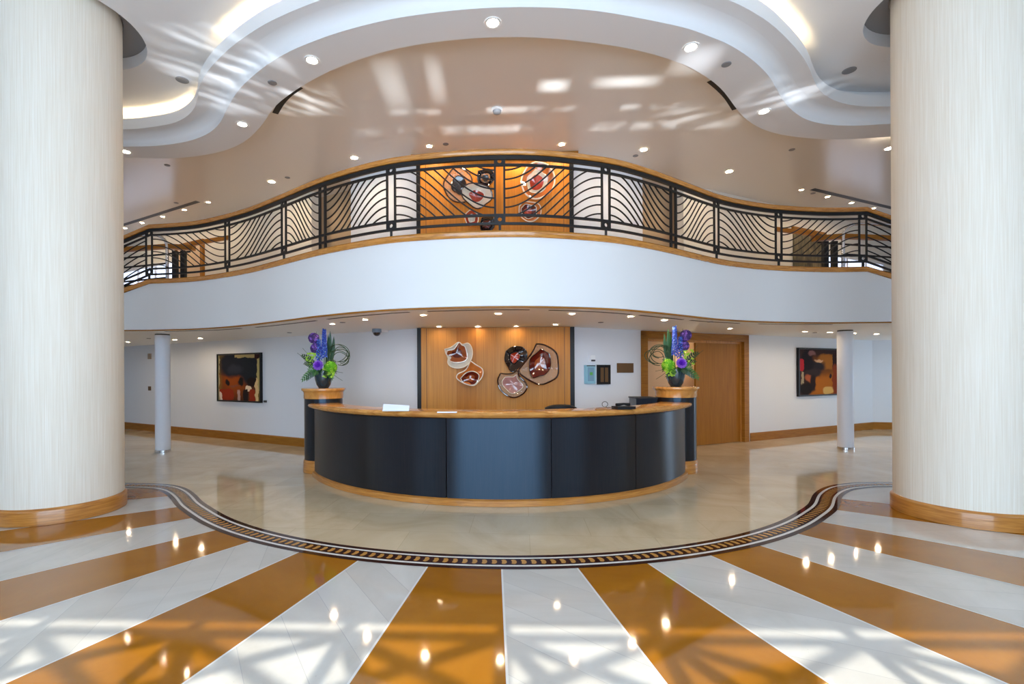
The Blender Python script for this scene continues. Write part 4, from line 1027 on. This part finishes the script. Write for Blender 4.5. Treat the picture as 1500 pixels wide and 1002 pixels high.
# smoke detector
p = atz(728, 160, ZU); t = thing('smoke_detector', 'small grey smoke detector in the middle of the rear ceiling', 'detector', (p.x, p.y, ZU)); t['_o'] = (0, 0, 0)
b = MB(); b.lathe([(.085, -.001), (.085, -.018), (.07, -.024)], 28); b.build('base', M_ltrim, t, True)
b = MB(); b.lathe([(.065, -.024), (.055, -.06), (.03, -.075), (.001, -.078)], 28); b.build('chamber', mat('grey plastic', (.25, .25, .26), .4), t, True)
# security camera dome under the soffit
p = atw(552, 487, .36); t = thing('security_camera', 'dark dome security camera on the wall left of the lower panel', 'security camera', (p.x, p.y, p.z)); o3 = (p.x, p.y, p.z)
b = MB(); b.lathe([(.07, .085), (.085, .08), (.088, .0), (.08, -.002)], 28, (p.x, p.y, p.z)); b.build('housing', mat('blue grey plastic', (.20, .26, .34), .4), t, True, o3)
b = MB(); b.lathe([(.001, -.07)]+[(.072*math.cos(a_), -.002-.068*math.sin(a_)) for a_ in [PI/2*(1-k/8) for k in range(1, 9)]], 28, (p.x, p.y, p.z)); b.build('dome', mat('smoked dome', (.01, .01, .014), .08, coat=.8), t, True, o3)
u2 = Vector((1, -WB, 0)).normalized(); n2 = Vector((-u2.y, u2.x, 0)) if u2.x*0 else Vector((WB, 1, 0)).normalized()
b = MB(); b.bar((p.x, p.y, p.z+.05), (p.x+n2.x*.30, p.y+n2.y*.30, p.z+.05), .05, .05); b.build('bracket', M_white, t, loc=o3)

def slot(name, P, w, z, label, group, m=M_black, d=.004):
    b = MB(); C = P if len(P) > 3 else P
    b.sweep(C, [(-w/2, z-.001), (-w/2, z-d), (w/2, z-d), (w/2, z-.001)])
    c = C[len(C)//2]; return tag(b.build(name, m, loc=(c[0], c[1], z)), label, 'air diffuser', group)
a, c_ = atz(176, 331, ZU), atz(290, 295, ZU); slot('slot_diffuser', [(a.x, a.y), (c_.x, c_.y)], .11, ZU, 'long black slot diffuser in the upper ceiling on the left', 'ceiling slot diffusers', M_dark)
a, c_ = atz(1190, 277, ZU), atz(1312, 306, ZU); slot('slot_diffuser', [(a.x, a.y), (c_.x, c_.y)], .11, ZU, 'long black slot diffuser in the upper ceiling on the right', 'ceiling slot diffusers', M_dark)
for k, (x0, x1, nm) in enumerate(((-6.5, -4.55, 'beside the left slim post'), (-4.35, -2.75, 'above the left flowers'), (-2.62, -1.15, 'left of the desk middle'), (-1.0, .5, 'over the desk middle'), (.62, 1.95, 'right of the desk middle'), (2.08, 3.0, 'above the right flowers'), (3.1, 4.2, 'above the doorway'), (4.5, 6.0, 'beside the right slim post'))):
    C = [(p[0]-nrm(BAL, i)[0]*.36, p[1]-nrm(BAL, i)[1]*.36) for i, p in enumerate(BAL)]; C = [q_ for q_ in C if x0 <= q_[0] <= x1]
    slot('slot_diffuser', C, .05, ZL, 'thin black curved slot in the balcony underside, '+nm, 'soffit slot diffusers')
# short curved slots of the rear ceiling tucked against the ring
for nm, pts in (('left', [(440, 127), (424, 138), (412, 151), (403, 166)]), ('right', [(1040, 118), (1054, 130), (1066, 143), (1077, 160)])):
    C = catmull([tuple(atz(x, y, ZU)[:2]) for x, y in pts], 5)
    if C[0][0] > C[-1][0]: C = C[::-1]
    slot('slot_diffuser', C, .085, ZU, 'short black slot tucked against the ceiling ring at its %s bend' % nm, 'slots against the ring')
# return air grille
a, c_ = atz(420, 286, ZU), atz(502, 260, ZU)
t = thing('return_air_grille', 'pale grey air grille in the ceiling above the left railing', 'air grille', (a.x, a.y, ZU)); o3 = (a.x, a.y, ZU)
b = MB(); b.sweep([(a.x, a.y), (c_.x, c_.y)], [(-.14, ZU-.001), (-.14, ZU-.012), (.14, ZU-.012), (.14, ZU-.001)]); b.build('frame', M_ltrim, t, loc=o3)
b = MB(); b.sweep([(a.x+.05, a.y-.025), (c_.x-.05, c_.y+.025)], [(-.11, ZU-.012), (-.11, ZU-.016), (.11, ZU-.016), (.11, ZU-.012)]); b.build('grille', M_grey, t, loc=o3)

# ================================================================== light
W_ = bpy.data.worlds.new('sky'); sc.world = W_; W_.use_nodes = True
bg = W_.node_tree.nodes['Background']; bg.inputs[0].default_value = (.60, .79, 1.0, 1); bg.inputs[1].default_value = 7.2
def add_light(kind, name, loc, energy, color, **kw):
    l = bpy.data.lights.new(name, kind); l.energy = energy; l.color = color
    for k, v in kw.items():
        if k not in ('rot', 'dirv'): setattr(l, k, v)
    o = bpy.data.objects.new(name, l); COL.objects.link(o); o.location = loc
    if 'rot' in kw: o.rotation_euler = kw['rot']
    if 'dirv' in kw: o.rotation_euler = Vector(kw['dirv']).to_track_quat('-Z', 'Y').to_euler()
    return o
el = math.radians(38.0)
add_light('SUN', 'sun', (0, -8, 9), 4.3, (1., .97, .86), angle=math.radians(.4), dirv=(.03, math.cos(el), -math.sin(el)))
add_light('POINT', 'vestibule_lamp', p0+u*2.0-n*.45+Vector((0, 0, 1.9)), 7, (1., .78, .52), shadow_soft_size=.08)
for nm, x0, x1 in (('portal_middle', -4.3, 4.3), ('portal_left', -11.2, -6.6), ('portal_right', 6.6, 11.2)):
    o = add_light('AREA', nm, ((x0+x1)/2, yf-.32, 2.6), 1, (1, 1, 1), shape='RECTANGLE', size=x1-x0, size_y=5.0, dirv=(0, 1, 0)); o.data.cycles.is_portal = True
o = add_light('AREA', 'portal_corner', (XW+.48, 11.3, 1.175), 1, (1, 1, 1), shape='RECTANGLE', size=1.8, size_y=1.15, dirv=(-1, 0, 0)); o.data.cycles.is_portal = True
# cove lamps in the trough behind the lip
def cove(x0, x1, e, col=(1., .75, .42)):
    C = [p for p in lift(C1, -.10, 0) if x0 <= p[0] <= x1]; C = resample([(p[0], p[1]) for p in C], .5)
    for a_, c_ in zip(C, C[1:]):
        mx, my = (a_[0]+c_[0])/2, (a_[1]+c_[1])/2; l_ = math.dist(a_, c_)
        tx, ty = (c_[0]-a_[0])/l_, (c_[1]-a_[1])/l_
        o = add_light('AREA', 'cove_lamp', (mx, my, ZB+.06), e*l_, col, shape='RECTANGLE', size=l_, size_y=.05)
        X_ = Vector((tx, ty, 0)); D_ = Vector((ty*.75, -tx*.75, .66)).normalized(); Y_ = (-D_).cross(X_)
        mm = Matrix((X_, Y_, -D_)).transposed().to_4x4(); mm.translation = (mx, my, ZB+.06); o.matrix_world = mm
cove(-8, -4.5, 5); cove(-3.4, -.2, 3.2); cove(.2, 3.9, 3.2)
# added patterned point light near the floor, imitating sun bounced onto the ceilings
def bounce_pattern():
    G0 = Vector((0, -2., .06)); H = 5.45-G0.z
    o = add_light('POINT', 'added_bounce_light', G0, 6500, (.86, .93, 1.), shadow_soft_size=.03)
    l = o.data; l.use_nodes = True; nt = l.node_tree; em = nt.nodes['Emission']
    class T_: node_tree = nt
    M = T_
    s = N(M, 'ShaderNodeSeparateXYZ'); L(M, N(M, 'ShaderNodeTexCoord').outputs['Normal'], s.inputs[0])
    x = mth(M, 'MULTIPLY_ADD', mth(M, 'DIVIDE', s.outputs[0], s.outputs[2]), H, G0.x); y = mth(M, 'MULTIPLY_ADD', mth(M, 'DIVIDE', s.outputs[1], s.outputs[2]), H, G0.y)
    cb = N(M, 'ShaderNodeCombineXYZ'); L(M, x, cb.inputs[0]); L(M, y, cb.inputs[1])
    def pulse(v, c, w): return mth(M, 'MAXIMUM', mth(M, 'SUBTRACT', 1., mth(M, 'POWER', mth(M, 'ABSOLUTE', mth(M, 'DIVIDE', mth(M, 'SUBTRACT', v, c), w)), 2.)), 0.)
    def thr(f, a, b_):
        r = N(M, 'ShaderNodeMapRange', interpolation_type='SMOOTHSTEP'); r.inputs['From Min'].default_value = a; r.inputs['From Max'].default_value = b_; L(M, f, r.inputs['Value']); return r.outputs[0]
    def nz(scale, rot, sc_, off):
        c_, s_ = math.cos(rot), math.sin(rot); q = N(M, 'ShaderNodeCombineXYZ')
        L(M, mth(M, 'ADD', mth(M, 'ADD', mth(M, 'MULTIPLY', x, c_*sc_[0]), mth(M, 'MULTIPLY', y, s_*sc_[0])), off[0]), q.inputs[0])
        L(M, mth(M, 'ADD', mth(M, 'ADD', mth(M, 'MULTIPLY', x, -s_*sc_[1]), mth(M, 'MULTIPLY', y, c_*sc_[1])), off[1]), q.inputs[1])
        return noise(M, q.outputs[0], scale, 3, .55, .3)
    blk = thr(nz(1.0, 0, (1.5, .6, 1), (3.1, 0, 0)), .47, .60)
    fine = mth(M, 'MULTIPLY_ADD', nz(1.0, .3, (5, 9, 1), (1.7, 4, 0)), 1.6, -.25)
    tot = None
    def add(v):
        nonlocal tot
        tot = v if tot is None else mth(M, 'ADD', tot, v)
    def blob(cx, cy, wx, wy_, k): return mth(M, 'MULTIPLY', mth(M, 'MULTIPLY', pulse(x, cx, wx), pulse(y, cy, wy_)), k)
    for cx, cy, wx, wy_, k in ((.78, 6.55, .24, .17, 1.5), (1.75, 6.5, .5, .15, 1.3), (2.45, 6.1, .30, .35, .7), (-.8, 6.4, .14, .6, .5), (-1.4, 6.5, .22, .7, .5)): add(blob(cx, cy, wx, wy_, k))
    for cy, wy_, k in ((7.12, .10, .8), (7.68, .17, .7)):
        add(mth(M, 'MULTIPLY', mth(M, 'MULTIPLY', mth(M, 'MULTIPLY', pulse(y, cy, wy_), pulse(x, .9, 3.6)), blk), mth(M, 'MULTIPLY', fine, k*2.2)))
    streak = thr(nz(1.0, .70, (.9, 5.0, 1), (0, 2.2, 0)), .45, .66)
    add(mth(M, 'MULTIPLY', streak, blob(-3.45, 6.15, .95, 1.0, 2.0))); add(mth(M, 'MULTIPLY', streak, blob(-2.75, 6.75, .6, .42, 1.8)))
    streak2 = thr(nz(1.0, -.5, (.9, 5.0, 1), (1, .3, 0)), .45, .66)
    add(mth(M, 'MULTIPLY', streak2, blob(4.1, 6.9, .8, .5, 1.5))); add(mth(M, 'MULTIPLY', streak2, blob(3.1, 7.5, .8, .35, 1.4)))
    L(M, mth(M, 'MAXIMUM', tot, 0.), em.inputs['Strength'])
bounce_pattern()

sc.view_settings.view_transform = 'Standard'; sc.view_settings.look = 'None'; sc.view_settings.gamma = 1; sc.view_settings.use_curve_mapping = False
sc.view_settings.exposure = .25
sc.cycles.use_denoising = True
sc.cycles.max_bounces = 10; sc.cycles.diffuse_bounces = 6; sc.cycles.glossy_bounces = 4; sc.cycles.transparent_max_bounces = 12
sc.cycles.caustics_reflective = False; sc.cycles.caustics_refractive = False
sc.cycles.sample_clamp_indirect = 8
